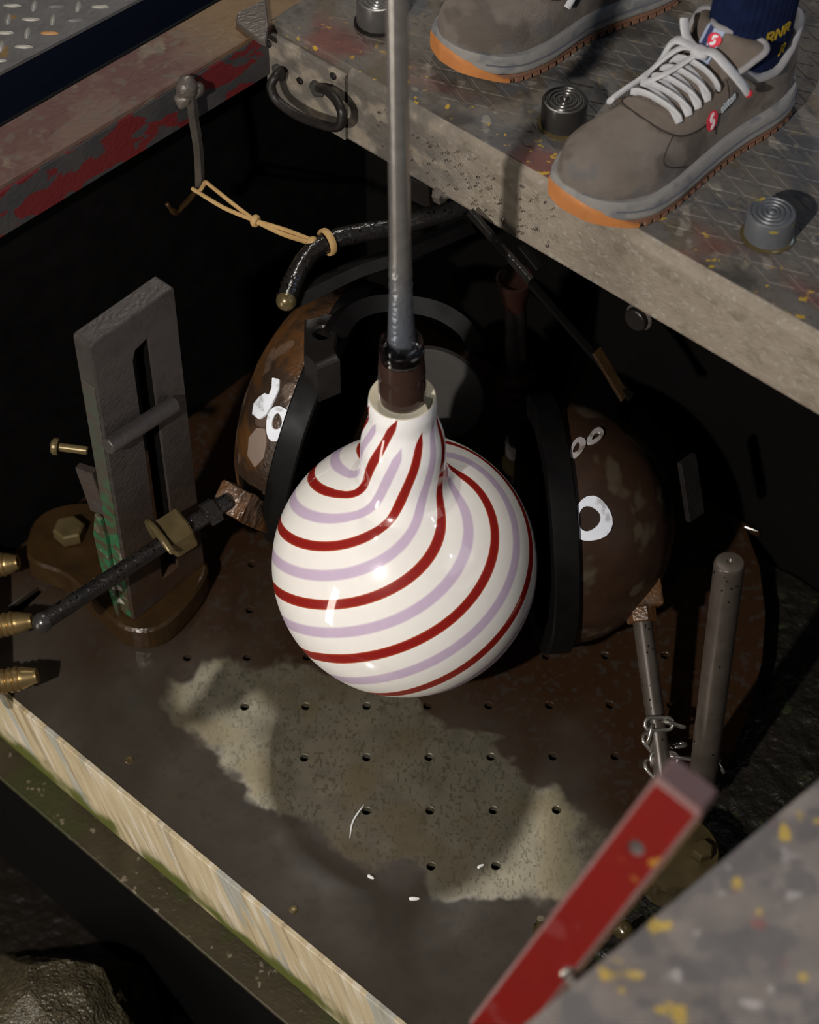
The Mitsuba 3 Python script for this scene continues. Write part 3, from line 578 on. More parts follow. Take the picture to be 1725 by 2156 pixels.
for k in range(4):
    obj('spring_ring', onpost([(.011, .178 + .018 * k), (.0195, .180 + .018 * k), (.0205, .186 + .018 * k), (.0195, .192 + .018 * k), (.011, .193 + .018 * k)]), 'shaded_red_iron', hp_, smooth=40)
obj('brass_collar', onpost([(.011, .070), (.0185, .072), (.0190, .078), (.0150, .086), (.0150, .094), (.011, .098)]), 'tarnished_brass', hp_, smooth=40, label='brass collar')
obj('white_bush', onpost([(.0112, .096), (.0142, .098), (.0142, .116), (.0112, .118)]), 'chalk_dim', hp_, smooth=40)
obj('foot', onpost([(0, 0), (.030, 0), (.030, .010), (.022, .014), (.011, .014)]), 'shaded_red_iron', hp_, smooth=40)

# ------------------------------------------------------------------ slotted bracket
br = thing('slotted_bracket', 'tall slotted steel bracket with green painted edge standing on a rusty base', 'bracket')
bo = E(-1.044, .764, .034); BW = .104; BH = .405; BT = .024
pl = rect(0, 0, BW, BH, .004)
sl = sg.Polygon([(.046, .03), (.046, .352), (.050, .362), (.066, .366), (.0665, .03)])
bl_m = put(slab(pl.difference(sl), BT, .0014), bo - E1 * BT, E2, EZ, E1)
obj('plate', bl_m, 'bracket_steel', br)
obj('slot_shade', put(slab(rect(.002, .032, BT - .002, .362, .001), .0008, .0002), bo - E1 * BT + E2 * .0660, E1, EZ, np.cross(E1, EZ)), 'soot_and_shade', br, label='black sheet standing for shade on the slot inner face')  # added black sheet, paints the unlit inner wall of the slot
obj('painted_edge', put(slab(rect(.003, .004, BT - .003, BH - .055, .001), .0008, .0002), bo - E1 * BT - E2 * .0, E1, EZ, np.cross(E1, EZ)), 'green_paint', br, label='flaking green paint on the narrow edge')
gs = sg.Polygon([(0, 0), (0, .125), (-.004, .150), (-.012, .154), (-.020, .118), (-.017, .07), (-.004, .0)])
obj('gusset', put(slab(gs, .005, .0008), bo - E1 * .018 - E2 * .0005, E1, EZ, np.cross(E1, EZ)), 'green_paint', br, label='torn green gusset at the foot')
bs = spline(Pz([(56, 1160), (72, 1095), (128, 1062), (215, 1062), (330, 1125), (425, 1172), (432, 1215), (378, 1288), (325, 1325), (262, 1322), (205, 1275), (140, 1212), (75, 1185)], .034), 4, True)
bm = slab(flat_poly(bs[::-1]).buffer(0), .033, .003); obj('base', lift(bm, .001), 'wet_rust', br, label='rounded rusty base plate')
obj('base_bolt', put(hexnut(.030, .016, 0, .002), U(148, 1128, .035)), 'tarnished_brass', br)
obj('cross_pin', rod(Ua(226, 941, -1.036), Ua(368, 850, -1.036), .0085), 'bracket_steel', br, label='round pin across the slot')
ps, pe = U(186, 949, .265), U(124, 941, .265)
obj('side_pin', cat(rod(ps, pe, .0042), lathe([(0, 0), (.0078, 0), (.0085, .002), (.0085, .005), (.0065, .007), (0, .006)], 20, pe, pe - ps)), 'tarnished_brass', br, label='thin side pin with a round head')
obj('rear_strut', bar(U(180, 985, .20), U(212, 1075, .14), .008, .022), 'bracket_steel', br)
obj('slot_nut', put(hexnut(.016, .010), Ua(250, 778, -1.085), E2, EZ, E1), 'wet_rust', br)
obj('slot_nut', put(hexnut(.020, .010), Ua(285, 890, -1.085), E2, EZ, E1), 'tarnished_brass', br)
st = thing('push_rod', 'black wet rod with a ball end running past the bracket to the left mould half', 'rod')
s0, s1 = U(90, 1310, .146), U(485, 1052, .188); sd = unit(s1 - s0)
obj('bar', rod(s0, s1, .0085, 24), 'black_rod', st, smooth=35)
obj('ball_end', put(trimesh.creation.icosphere(3, .0102), s0), 'knob_steel_dark', st, smooth=True, label='polished round end')
SX = unit(np.cross(EZ, sd)); SY = np.cross(sd, SX); sl_ = float(np.linalg.norm(s1 - s0))
obj('lock_nut', put(hexnut(.024, .014), s0 + sd * (sl_ - .030), SX, SY, sd), 'black_rod', st)
a_ = np.linspace(math.radians(-70), math.radians(150), 22)
ring = np.vstack([np.column_stack([.031 * np.cos(a_), .026 * np.sin(a_)]), np.column_stack([.0100 * np.cos(a_[::-1]), .0100 * np.sin(a_[::-1])])])
cpt = s0 + sd * (sl_ * .690)
obj('clamp_block', put(slab(sg.Polygon([(-.016, -.012), (-.006, -.020), (.016, -.020), (.021, -.010), (.021, .010), (.014, .019), (-.010, .019), (-.016, .010)], [np.array(circle(0, 0, .0088, 20).exterior.coords)[:-1]]), .026, .002), cpt - sd * .008, SX, SY, sd), 'tarnished_brass', st, label='brassy clamp block')
obj('clamp_washer', put(slab(sg.Polygon(ring), .006, .0015), cpt - sd * .015, SX, SY, sd), 'tarnished_brass', st, label='open curved washer of the clamp')
obj('end_lug', rough(bar(U(486, 1054, .186), U(552, 1082, .12), .036, .030).subdivide_to_size(.008), .004, 60), 'rusty_iron', st, label='rusty lug on the mould')

# hook and rubber band on the rail
hk = thing('hook_strap', 'rusty steel strap with a hook tip hanging from the red rail', 'hook')
A_ = -1.178
hs = [Ua(402, 196, A_), Ua(408, 250, A_), Ua(416, 300, A_ + .002), Ua(420, 350, A_ + .003), Ua(421, 394, A_ + .004)]
obj('strap', tube(spline(hs, 4), .0065, 4, flat=.3, up=E1), 'bare_steel', hk, smooth=30)
ht = [Ua(421, 394, A_ + .004), Ua(406, 412, A_ + .006), Ua(386, 434, A_ + .010), Ua(371, 447, A_ + .013), Ua(360, 440, A_ + .015), Ua(352, 429, A_ + .016)]
obj('hook_tip', tube(spline(ht, 4), [.0032] * 16 + [.0022] * 5, 8), 'wet_rust', hk, smooth=True)
wl = cat(rough(put(trimesh.creation.icosphere(2, .0115), Ua(392, 182, A_ - .008), E2, EZ, E1), .003, 150), rough(put(trimesh.creation.icosphere(2, .009), Ua(410, 190, A_ - .006)), .003, 150), rough(put(trimesh.creation.icosphere(2, .009), Ua(386, 208, A_ - .008)), .003, 150))
obj('weld', wl, 'bare_steel', hk, smooth=True)
rbn = thing('rubber_band', 'knotted tan rubber band stretched from the hook to the lever', 'band')
k0, k1, k2 = Ua(420, 394, A_ + .006), None, U(658, 512, .395)
k1 = k0 + (k2 - k0) * .50 + V(0, 0, -.008)
obj('loop', cat(tube(spline([k0 + V(-.007, -.003, .001), k0 + (k1 - k0) * .5 + V(-.004, -.003, -.002), k1], 8), .0022, 8), tube(spline([k0 + V(.006, .004, .004), k0 + (k1 - k0) * .5 + V(.004, .002, .0), k1], 8), .0022, 8),
    tube(spline([k0 + V(-.007, -.003, .001), k0 + V(0, -.007, .0), k0 + V(.006, .004, .004)], 6), .0022, 8)), 'tan_rubber', rbn, smooth=True)
obj('tail', cat(tube(spline([k1, k1 + (k2 - k1) * .5 + V(0, .001, -.004), k2], 8), .0026, 8), tube(spline([k1, k1 + (k2 - k1) * .5 + V(.002, .004, -.001), k2 + V(.002, .003, 0)], 8), .0022, 8)), 'tan_rubber', rbn, smooth=True)
for q, r in ((k1, .0058), (k2, .0062)):
    obj('knot', cat(*[put(trimesh.creation.torus(r * .62, r * .50, 16, 10), q, *(lambda z: (unit(np.cross(z, EZ)), np.cross(z, unit(np.cross(z, EZ))), z))(unit(unit(k2 - k0) + V(*o)))) for o in ((0, 0, .3), (.35, 0, -.3))]), 'tan_rubber', rbn, smooth=True)
lc = spline(lp, 6); i_ = int(np.argmin([np.linalg.norm(p_ - U(690, 509, .39)) for p_ in lc])); ld = unit(lc[i_ + 1] - lc[i_]); lx = unit(np.cross(EZ, ld)); ly = np.cross(ld, lx)
tq = trimesh.creation.torus(.0123, .0020, 28, 8); tq.apply_scale([1, 1, 2.0]); obj('noose', put(tq, lc[i_], lx, ly, ld), 'tan_rubber', rbn, smooth=True)

# ------------------------------------------------------------------ brass hose fittings on the left
sp = thing('supply_pipe', 'brass supply pipe feeding the hose fittings at the left edge', 'pipe')
obj('tube', rod(U(-34, 1120, .04), U(-34, 1500, .045), .009), 'tarnished_brass', sp, smooth=40)
bprof = [(0, 0), (.007, 0), (.007, .010)]
for k in range(4): bprof += [(.0105, .011 + .0075 * k), (.0118, .0135 + .0075 * k), (.0112, .0165 + .0075 * k), (.0098, .0180 + .0075 * k)]
bprof += [(.0105, .0415), (.0100, .046), (.0075, .056), (.0070, .060), (.0045, .060), (.0040, .055), (0, .055)]
for (p, q), lb in ((((-40, 1196), (38, 1183)), 'brass hose fitting nearest the tank side wall'), (((-40, 1324), (67, 1306)), 'brass hose fitting beside the ball end of the black rod'), (((-30, 1441), (78, 1422)), 'brass hose fitting above the corner of the rim')):
    a_, b_ = U(*p, .040), U(*q, .048); sc_ = np.linalg.norm(b_ - a_) / .060
    t = thing('hose_fitting', lb, 'fitting', 'brass hose fittings at the left')
    obj('barb', lathe([(r * 1.12, h * sc_) for r, h in bprof], 32, a_, b_ - a_), 'brass', t, smooth=35)
    obj('nut', put(hexnut(.026, .010), a_ + (b_ - a_) * .03, EZ, unit(np.cross(b_ - a_, EZ)), unit(b_ - a_)), 'brass', t)

# ------------------------------------------------------------------ post, stay rod and chain on the right
po = thing('steel_post', 'smooth round steel post with a centre mark on its top, right of the mould', 'post')
p0, p1 = U(1478, 1650, 0), U(1537, 1182, .312)
pd = unit(p1 - p0); pL = float(np.linalg.norm(p1 - p0))
obj('shaft', lathe([(0, 0), (.0138, 0), (.0140, pL - .004), (.0132, pL - .001), (.0120, pL), (.003, pL), (.0015, pL - .002), (0, pL - .002)], 40, p0, pd), 'post_steel', po, smooth=40)
sr = thing('stay_rod', 'thin rusty stay rod from the right mould half down to the chain', 'rod')
q0, q1 = U(1350, 1290, .105), U(1402, 1668, .016)
obj('bar', rod(q0, q1, .0098, 24), 'post_steel', sr, smooth=40)
qd = unit(q1 - q0); qx = unit(np.cross(EZ, qd)); qy = np.cross(qd, qx)
obj('nut', put(hexnut(.026, .016), q0 - qd * .006, qx, qy, qd), 'rusty_iron', sr)
obj('coupling', put(slab(rect(-.022, -.016, .022, .016, .003), .036, .002), q0 - qd * .040, qx, qy, qd), 'rusty_iron', sr, label='square rusty coupling block')
ch_ = thing('chain', 'short steel link chain looped around the stay rod and the post', 'chain')
def link(a, b, wdt, up, r=.0021):
    a, b = np.asarray(a, float), np.asarray(b, float); a, b = a - (b - a) * .12, b + (b - a) * .12; wdt = wdt * 1.2
    a, b = np.asarray(a, float), np.asarray(b, float); x = unit(b - a); y = unit(np.cross(up, x)); L = np.linalg.norm(b - a) / 2; c = (a + b) / 2
    w = wdt / 2; s = max(L - w, .001); t = np.linspace(-np.pi / 2, np.pi / 2, 8)
    p = np.vstack([np.column_stack([s + w * np.cos(t), w * np.sin(t)]), np.column_stack([-s - w * np.cos(t), -w * np.sin(t)])])
    obj('link', tube(c + p[:, :1] * x + p[:, 1:] * y, r, 8, True), 'zinc', ch_, smooth=True)
vz = V(0, -.65, .76)
for (pa, za), (pb, zb), up, w in (
    (((1364, 1524), .060), ((1412, 1524), .058), vz, .0105), (((1404, 1520), .058), ((1437, 1530), .050), V(0, .8, .6), .0075), (((1374, 1530), .055), ((1366, 1560), .046), V(1, 0, .3), .0075),
    (((1360, 1550), .045), ((1384, 1580), .034), V(.7, -.5, .5), .0105), (((1376, 1596), .036), ((1422, 1598), .034), vz, .0105), (((1412, 1592), .034), ((1450, 1598), .027), V(0, .8, .6), .0085), (((1382, 1580), .036), ((1374, 1608), .028), V(1, 0, .3), .0075),
    (((1364, 1606), .028), ((1390, 1636), .020), V(.7, -.5, .5), .0105), (((1415, 1572), .024), ((1440, 1567), .022), V(0, .7, .7), .0100), (((1494, 1602), .020), ((1508, 1570), .024), V(.8, 0, .5), .0085), (((1506, 1596), .022), ((1522, 1622), .014), V(.6, .5, .5), .0110), (((1480, 1608), .020), ((1512, 1602), .020), V(0, .8, .6), .0085)):
    link(U(*pa, za), U(*pb, zb), w, up)
# flange and small pipes near the front right corner
fl = thing('pipe_flange', 'wet brass coloured flange with a hex bolt, half hidden by the red lever', 'flange')
fq = U(1425, 1790, .030)
obj('disc', put(lathe([(0, 0), (.040, 0), (.0415, .002), (.0415, .010), (.040, .012), (0, .012)], 48), fq - V(0, 0, .012)), 'wet_brass', fl, smooth=35)
obj('bolt', put(hexnut(.0185, .011, 0, .0015), U(1478, 1797, .030)), 'wet_brass', fl)
obj('body', put(lathe([(0, -.05), (.030, -.05), (.032, -.012), (.030, 0)], 36), fq - V(0, 0, .010)), 'wet_brass', fl, smooth=35)
el = thing('pipe_elbow', 'small wet brass elbow below the flange', 'pipe')
obj('bend', tube(spline([U(1412, 1838, .0), U(1424, 1866, -.01), U(1446, 1880, -.03), U(1462, 1880, -.06)], 6), .012, 16), 'wet_brass', el, smooth=True)
el2 = thing('pipe_elbow', 'thin brass nipple further down beside the near platform', 'pipe')
obj('bend', tube(spline([U(1306, 1950, -.01), U(1318, 1966, -.012), U(1328, 1990, -.02)], 5), [.010] * 6 + [.007] * 5, 14), 'wet_brass', el2, smooth=True)
nz = thing('nozzle', 'tiny brass nozzle peeping out left of the red lever', 'nozzle')
obj('body', lathe([(0, 0), (.006, 0), (.006, .008), (.0035, .012), (.0035, .022), (0, .022)], 18, U(1136, 1962, .004), V(0, .1, 1)), 'wet_brass', nz, smooth=35)

# glass splinters lying on the plate
for (x0, y0), (x1, y1), r, lb in (((767, 1694), (737, 1765), .0011, 'long white glass thread lying on the dark plate'), ((775, 1842), (788, 1850), .0019, 'white glass splinter nearest the long thread'), ((861, 1892), (884, 1892), .0021, 'bright white glass splinter in front of the dry patch'), ((1006, 1828), (1020, 1820), .0017, 'small white glass splinter on the dry patch')):
    t = thing('glass_splinter', lb, 'splinter', 'glass splinters on the plate'); a_, b_ = U(x0, y0, r), U(x1, y1, r)
    obj('sliver', tube(spline([a_, (a_ + b_) / 2 + V(-.004 if r < .0015 else -.001, .0, 0), b_], 5), r * np.array([.3, .6, .85, 1, 1, 1, 1, .9, .8, .55, .3]), 8), 'white_glass', t, smooth=True)

# ------------------------------------------------------------------ near platform, red lever, screw and stone
npf = thing('near_platform', 'blurred paint spotted steel platform in the lower right foreground', 'platform')
n0, n1 = U(1100, 2160, .51), U(1725, 1640, .51); nd = unit(n1 - n0); nn = V(nd[1], -nd[0], 0)
no = n0 - nd * .06
obj('deck_plate', put(slab(rect(0, 0, .70, .40), .010, .0015), no + V(0, 0, -.010) + nn * 0, nd, -nn * -1 if np.cross(nd, nn)[2] > 0 else nn, EZ) if np.cross(nd, nn)[2] > 0 else put(slab(rect(0, -.40, .70, 0), .010, .0015), no + V(0, 0, -.010), nd, -nn, EZ), 'near_deck_steel', npf)
obj('edge_face', put(slab(rect(0, -.10, .70, 0), .008, .001), no + V(0, 0, -.0102) - np.cross(nd, EZ) * (.010 if np.cross(nd, EZ) @ nn < 0 else -.002), nd, EZ, np.cross(nd, EZ)), 'soot_and_shade', npf)
lvr = thing('red_lever', 'red painted steel lever rising out of focus beside the near platform', 'lever')
def D(px, py, z): return U(px, py, z)
l0, l1 = U(1068, 2140, .38), U(1468, 1626, .61)
lz = unit(l1 - l0); lxn = unit(np.cross(lz, V(*(CAM - l1)))); lyn = np.cross(lxn, lz)
LL = float(np.linalg.norm(l1 - l0)); LW = .0372
lm = slab(rect(0, -LW / 2, LL, LW / 2, .003).difference(circle(LL * .80, .001, .0052, 18)), .034, .0024)
lzn = np.cross(lz, -lxn)
obj('bar', put(lm, l0, lz, -lxn, lzn), 'pink_worn', lvr)
obj('painted_face', put(slab(rect(.001, -LW / 2 + .003, LL - .004, LW / 2 - .0025, .002).difference(circle(LL * .80, .001, .0058, 18)), .0006, .0001), l0 + lzn * .0338, lz, -lxn, lzn), 'red_paint', lvr, label='red painted face')
obj('worn_side', put(slab(rect(.002, .003, LL - .006, .031, .001), .0006, .0001), l0 - (-lxn) * (LW / 2 + .0004), lz, lzn, np.cross(lz, lzn)), 'red_edge', lvr, label='yellowish worn side')
obj('worn_side', put(slab(rect(.002, .003, LL - .006, .031, .001), .0006, .0001), l0 + (-lxn) * (LW / 2 - .0002), lz, lzn, np.cross(lz, lzn)), 'red_edge', lvr)
obj('hole_plug', put(lathe([(0, .004), (.0051, .004), (.0051, .031), (0, .030)], 18), l0 + lz * LL * .80 + (-lxn) * .001, lz, -lxn, lzn), 'grey_iron', lvr)
sc = thing('screw', 'shiny screw sticking out at the edge of the near platform', 'screw')
s_a, s_b = U(1199, 2052, .475), U(1219, 2096, .475)
obj('shank', rod(s_a, s_b, .0033), 'zinc', sc, smooth=40)
obj('head', lathe([(0, 0), (.0058, 0), (.0062, .002), (.0045, .0045), (0, .005)], 18, s_a, s_a - s_b), 'zinc', sc, smooth=40)
stn = thing('stone_block', 'wet rough concrete lump in the pit at the lower left corner', 'stone')
pts = np.array([U(x, y, z) for x, y, z in ((20, 2085, -.25), (60, 2035, -.25), (140, 2020, -.25), (215, 2040, -.26), (270, 2150, -.27), (300, 2260, -.28), (40, 2300, -.28), (-60, 2180, -.27), (60, 2090, -.235), (180, 2090, -.24), (150, 2200, -.24))] + [U(x, y, -.45) for x, y in ((0, 2010), (330, 2030), (380, 2300), (-120, 2250))])
sm = trimesh.convex.convex_hull(pts).subdivide_to_size(.012); obj('lump', rough(sm, .006, 55, 2), 'wet_stone', stn, smooth=40)

# ------------------------------------------------------------------ shoes and the wearer
from scipy.interpolate import PchipInterpolator as PC
SL = .286
tt = [0, .02, .06, .12, .2, .3, .4, .5, .6, .7, .78, .86, .92, .96, .985, 1]
wl_ = PC(tt, [.0, .016, .026, .032, .035, .035, .037, .041, .046, .0505, .0515, .047, .039, .030, .019, 0])
wm_ = PC(tt, [.0, .016, .026, .032, .034, .032, .031, .034, .041, .047, .048, .044, .035, .026, .016, 0])
hh = PC([0, .05, .12, .2, .3, .38, .45, .55, .65, .75, .83, .90, .95, .98, 1], [.068, .085, .098, .102, .097, .084, .072, .059, .050, .045, .042, .038, .031, .022, .007])
zc_ = PC([0, .06, .13, .2, .27, .33, .38, .42], [.066, .064, .053, .044, .047, .058, .069, .078])
def spring(t): return .014 * np.clip((np.asarray(t) - .72) / .28, 0, 1) ** 2 + .003 * np.clip((.1 - np.asarray(t)) / .1, 0, 1) ** 2
def zb(t): return .027 + spring(t)
QP = .78
def S(t, a, off=0.0):
    """Point of the left shoe's upper at t (heel 0, toe 1) and a (outer edge 0, over the top, inner edge 1), raised by off."""
    t, a = np.broadcast_arrays(np.asarray(t, float), np.asarray(a, float)); ps = np.pi * a
    cosp, sinp = np.cos(ps), np.sin(ps)
    w = np.maximum(np.where(cosp >= 0, wl_(t), wm_(t)) - .0035 * np.clip(t / .05, 0, 1) * np.clip((1 - t) / .02, 0, 1), 0)
    top = 1 - .0 * sinp
    y = w * np.sign(cosp) * np.abs(cosp) ** .72 * top; z = zb(t) + hh(t) * np.abs(sinp) ** QP
    p = np.stack([t * SL * 1.0 + 0 * a, y, z], -1)
    if np.any(off != 0):
        e = 2e-3; n = np.cross(S(np.clip(t + e, 0, 1), a) - S(np.clip(t - e, 0, 1), a), S(t, np.clip(a + e, 0, 1)) - S(t, np.clip(a - e, 0, 1)))
        p = p + n / np.maximum(np.linalg.norm(n, axis=-1, keepdims=True), 1e-9) * np.asarray(off)[..., None] * NS
    return p
NS = 1.0
_p = S(.6, .25); _e = 1e-3
_n = np.cross(S(.6 + _e, .25) - S(.6 - _e, .25), S(.6, .25 + _e) - S(.6, .25 - _e)); NS = 1.0 if _n[1] > 0 else -1.0
def acut(t): return np.where(t < .42, np.arcsin(np.clip(zc_(np.minimum(t, .42)) / hh(t), 0, 1) ** (1 / QP)) / np.pi, .5)
def grid(P):
    n, m = P.shape[:2]; i, j = np.meshgrid(np.arange(n - 1), np.arange(m - 1), indexing='ij'); a = i * m + j
    return M(P.reshape(-1, 3), np.vstack([np.stack([a, a + m, a + m + 1], -1).reshape(-1, 3), np.stack([a, a + m + 1, a + 1], -1).reshape(-1, 3)]))
def thick(P, off):
    """A patch with thickness: rows of points P and the normals' offset copy."""
    n, m = P.shape[:2]; Q = np.concatenate([P, off[:, ::-1]], 1); Q = np.concatenate([Q, Q[:, :1]], 1)
    g = grid(Q); caps = []
    for r in (0, n - 1):
        ring_ = np.concatenate([P[r], off[r][::-1]]); k = len(ring_); half = k // 2
        caps.append(M(ring_, [(i, i + 1, k - 2 - i) for i in range(half - 1)] + [(i, k - 2 - i, k - 1 - i) for i in range(half - 1)]))
    return cat(g, *caps)
def sole_ring(t, side, grow, z):
    w = (wl_(t) if side > 0 else wm_(t)) + grow * np.clip(np.minimum(t, 1 - t) / .02, 0, 1) ** .5
    x = t * SL + np.where(t > .9, grow * ((t - .9) / .1) ** 2, 0) - np.where(t < .08, grow * ((.08 - t) / .08) ** 2, 0)
    return np.stack([x, side * w, z + 0 * t], -1)
tcos = .5 - .5 * np.cos(np.linspace(0, np.pi, 70))
def sole_layer(levels):
    """Solid between outline rings: levels of (z above the sole's own spring, growth)."""
    rings = []
    for z, g in levels:
        a = sole_ring(tcos, 1, g, 0); b = sole_ring(tcos[::-1], -1, g, 0); r = np.vstack([a, b[1:-1]])
        tq_ = np.concatenate([tcos, tcos[::-1][1:-1]]); r[:, 2] = (z(tq_) if callable(z) else z) + spring(tq_); rings.append(r)
    n = len(rings[0]); v = np.concatenate(rings); j = np.arange(n); k = (j + 1) % n; f = []
    for i in range(len(rings) - 1): f += [np.stack([i * n + j, (i + 1) * n + k, i * n + k], 1), np.stack([i * n + j, (i + 1) * n + j, (i + 1) * n + k], 1)]
    h = len(tcos)
    def cap(o, flip):
        q = [(o + i, o + i + 1, o + (n - i - 1) % n) for i in range(0, h - 2)] + [(o + i, o + (n - i) % n, o + n - i - 1) for i in range(1, h - 1)]
        return np.array(q)[:, ::-1] if flip else np.array(q)
    return M(v, np.vstack(f + [cap(0, False), cap((len(rings) - 1) * n, True)]))
def ribbon(pts, w, th, up): return tube(pts, w, 8, flat=th / w, up=None) if up is None else tube(pts, w, 8, flat=th / w, up=up)

def shoe(label, toe, heel, mirror, bow, marks):
    t_ = thing('work_shoe', label, 'shoe', 'worn pair of work shoes')
    x = unit((toe - heel) * V(1, 1, 0)); y = np.cross(EZ, x) * (-1 if mirror else 1)
    mtx = frame(heel * V(1, 1, 0) + V(0, 0, PZ + .0016), x, y, EZ)
    def ob(name, m, mt, parent=None, smooth=50, **k):
        m = m.copy(); m.vertices = m.vertices @ mtx[:3, :3].T + mtx[:3, 3]
        if mirror: m.faces = m.faces[:, ::-1]
        return obj(name, m, mt, parent or t_, smooth=smooth, **k)
    # upper: both flanks and the closed forefoot
    tu = np.concatenate([np.linspace(0, .05, 10)[:-1], np.linspace(.05, .42, 36)[:-1], np.linspace(.42, .95, 46)[:-1], np.linspace(.95, 1, 14)])
    u = np.linspace(0, 1, 26); ac = acut(tu)[:, None]
    left = S(tu[:, None], u[None] * ac); rightp = S(tu[:, None], 1 - u[None] * ac)
    wr = 1 + .0; gr_ = grid(rightp); gr_.faces = gr_.faces[:, ::-1]; mm = cat(grid(left), gr_); mm.merge_vertices()
    nz_ = (meshkit.fbm(mm.vertices * 28, 3) - .5) * .004; mm.vertices[:, 2] += nz_ * np.clip((mm.vertices[:, 2] - .03) / .03, 0, 1)
    up = ob('upper', mm, 'suede', smooth=True)
    # toe box and quarter seams
    for seam in ([(.70, a) for a in np.linspace(.03, .34, 12)] and [(.62 + .11 * math.sin(math.pi * s), .02 + .30 * s) for s in np.linspace(0, 1, 14)], [(.47 + .02 * s, .05 + .14 * s) for s in np.linspace(0, 1, 6)]):
        q = np.array([S(a_, b_, .0002) for a_, b_ in seam]); ob('seam', tube(spline(q, 3), .0007, 6), 'thread_dark', up)
    # eyestay panel
    te = np.linspace(.415, .70, 30); dome = np.sqrt(np.clip(1 - ((te - .415) / .285) ** 3, 0, 1))
    for sd_ in (0, 1):
        lo_ = .5 - (.5 - .13 - .02 * np.sin((te - .415) / .285 * np.pi)) * dome; hi_ = np.full_like(te, .5) - np.where(te < .64, .075 * np.clip((.65 - te) / .05, 0, 1), .0)
        A_2 = lo_[:, None] + (hi_ - lo_)[:, None] * np.linspace(0, 1, 12)[None]
        A_2 = A_2 if sd_ == 0 else 1 - A_2
        P = S(te[:, None], A_2, np.full(A_2.shape, .0016)); B = S(te[:, None], A_2, np.full(A_2.shape, -.0006))
        ob('eyestay', thick(P, B), 'suede_panel', label='darker lace panel')
        e_ = np.array([S(a_, b_, .0016) for a_, b_ in zip(te, lo_ if sd_ == 0 else 1 - lo_)]); ob('seam', tube(e_, .0008, 6), 'thread_dark', up)
    # collar rim
    tc = np.linspace(.0, .40, 40); acv = acut(tc)
    rim_ = np.vstack([S(tc[::-1], acv[::-1]), S(tc[1:], 1 - acv[1:])])
    ob('collar', tube(spline(rim_[::2], 3), .0046, 10), 'collar_cloth', smooth=True, label='pale padded collar edge')
    inner = np.stack([rim_, rim_ * V(.94, .80, 1) + V(.004, 0, -.020), rim_ * V(.92, .74, .55) + V(.006, 0, .01)], 1); ob('lining', grid(inner), 'collar_cloth', smooth=True)
    # tongue
    vv = np.linspace(0, 1, 22); cc = np.linspace(-1, 1, 17)
    px_ = PC([0, .3, .6, 1], [.52 * SL, .455 * SL, .415 * SL, .385 * SL])(vv); pz = PC([0, .3, .6, 1], [zb(.52) + hh(.52) - .004, .096, .112, .128])(vv)
    hw = PC([0, .3, .6, .8, .93, 1], [.016, .030, .038, .040, .035, .021])(vv)
    yv = hw[:, None] * cc[None]; xv = px_[:, None] - .030 * (cc[None] ** 2) * (vv[:, None] ** .7); zv = pz[:, None] - .012 * cc[None] ** 2 * vv[:, None] ** 2
    TP = np.stack([xv, yv, zv], -1); tg = ob('tongue', thick(TP, TP + V(-.0055, 0, -.002)), 'suede_panel', smooth=45)
    edge = np.vstack([TP[8:, 0], TP[-1, 1:-1], TP[8:, -1][::-1]]); ob('binding', tube(spline(edge[::2], 2), .0032, 8), 'collar_cloth', tg, smooth=True, label='pale binding')
    def on_tongue(s, v):   # s metres across, v 0..1 up
        i = np.interp(v, vv, np.arange(len(vv))); c = s / np.interp(v, vv, hw); x_ = np.interp(v, vv, px_) - .030 * c * c * v ** .7; return np.stack([x_ + .0010, s, np.interp(v, vv, pz) - .012 * c * c * v ** 2 + .0004], -1)
    # sole
    ob('midsole', sole_layer([(.0085, .0005), (.011, .0035), (.015, .0042), (.0185, .0030), (.0205, .0034), (.026, .0030), (.0295, .0012), (.030, -.002)]), 'midsole_foam', label='pale grey foam midsole')
    ob('outsole', sole_layer([(.0035, -.002), (.0035, .001), (.0060, .0025), (.0090, .0020), (.0092, -.001)]), 'brown_rubber', label='brown rubber outsole')
    bt = np.linspace(.845, 1, 26); bt = 1 - (1 - bt[0]) * (1 - np.linspace(0, 1, 26)) ** 1.7
    ztop = lambda t: .004 + .022 * np.clip((t - .85) / .15, 0, 1) ** 1.1
    rows_ = []
    for t, s_ in [(t, 1) for t in bt] + [(t, -1) for t in bt[::-1][1:]]:
        t1 = np.array([t]); zt = float(ztop(t1)[0]); rr = [sole_ring(t1, s_, .0046, 0)[0] + V(0, 0, float(spring(t1)[0]) + z) + V(0, 0, 0) for z in np.linspace(.001, zt, 7)]
        rr[0] = sole_ring(t1, s_, -.003, 0)[0] + V(0, 0, float(spring(t1)[0]) + .0012); rr[-1] = sole_ring(t1, s_, .0020, 0)[0] + V(0, 0, float(spring(t1)[0]) + zt + .001); rows_.append(rr)
    rows_ = np.array(rows_); inn = rows_ * V(.985, .90, 1) + V(0, 0, 0); inn[:, :, 0] -= .001
    ob('toe_bumper', thick(rows_, inn), 'orange_rubber', smooth=45, label='orange rubber toe bumper')
    for s_ in (1, -1):
        tl = np.linspace(.03, .92, 40); g = sole_ring(tl, s_, .0036, 0) + np.stack([0 * tl, 0 * tl, spring(tl) + .0196], -1)
        ob('groove', tube(g, .0009, 6), 'midsole_groove', 't' and t_)
        for t in np.linspace(.03, .84, 24):
            p = sole_ring(np.array([t]), s_, -.0035, 0)[0] + V(0, 0, float(spring(t)))
            lug_ = trimesh.creation.box([.0072, .011, .0046]); lug_.apply_translation(p + V(0, 0, .0021)); ob('tread_lug', lug_, 'brown_rubber', smooth=False)
    # laces: crossing bars, eyelets
    tl = [.625, .585, .545, .505, .465]
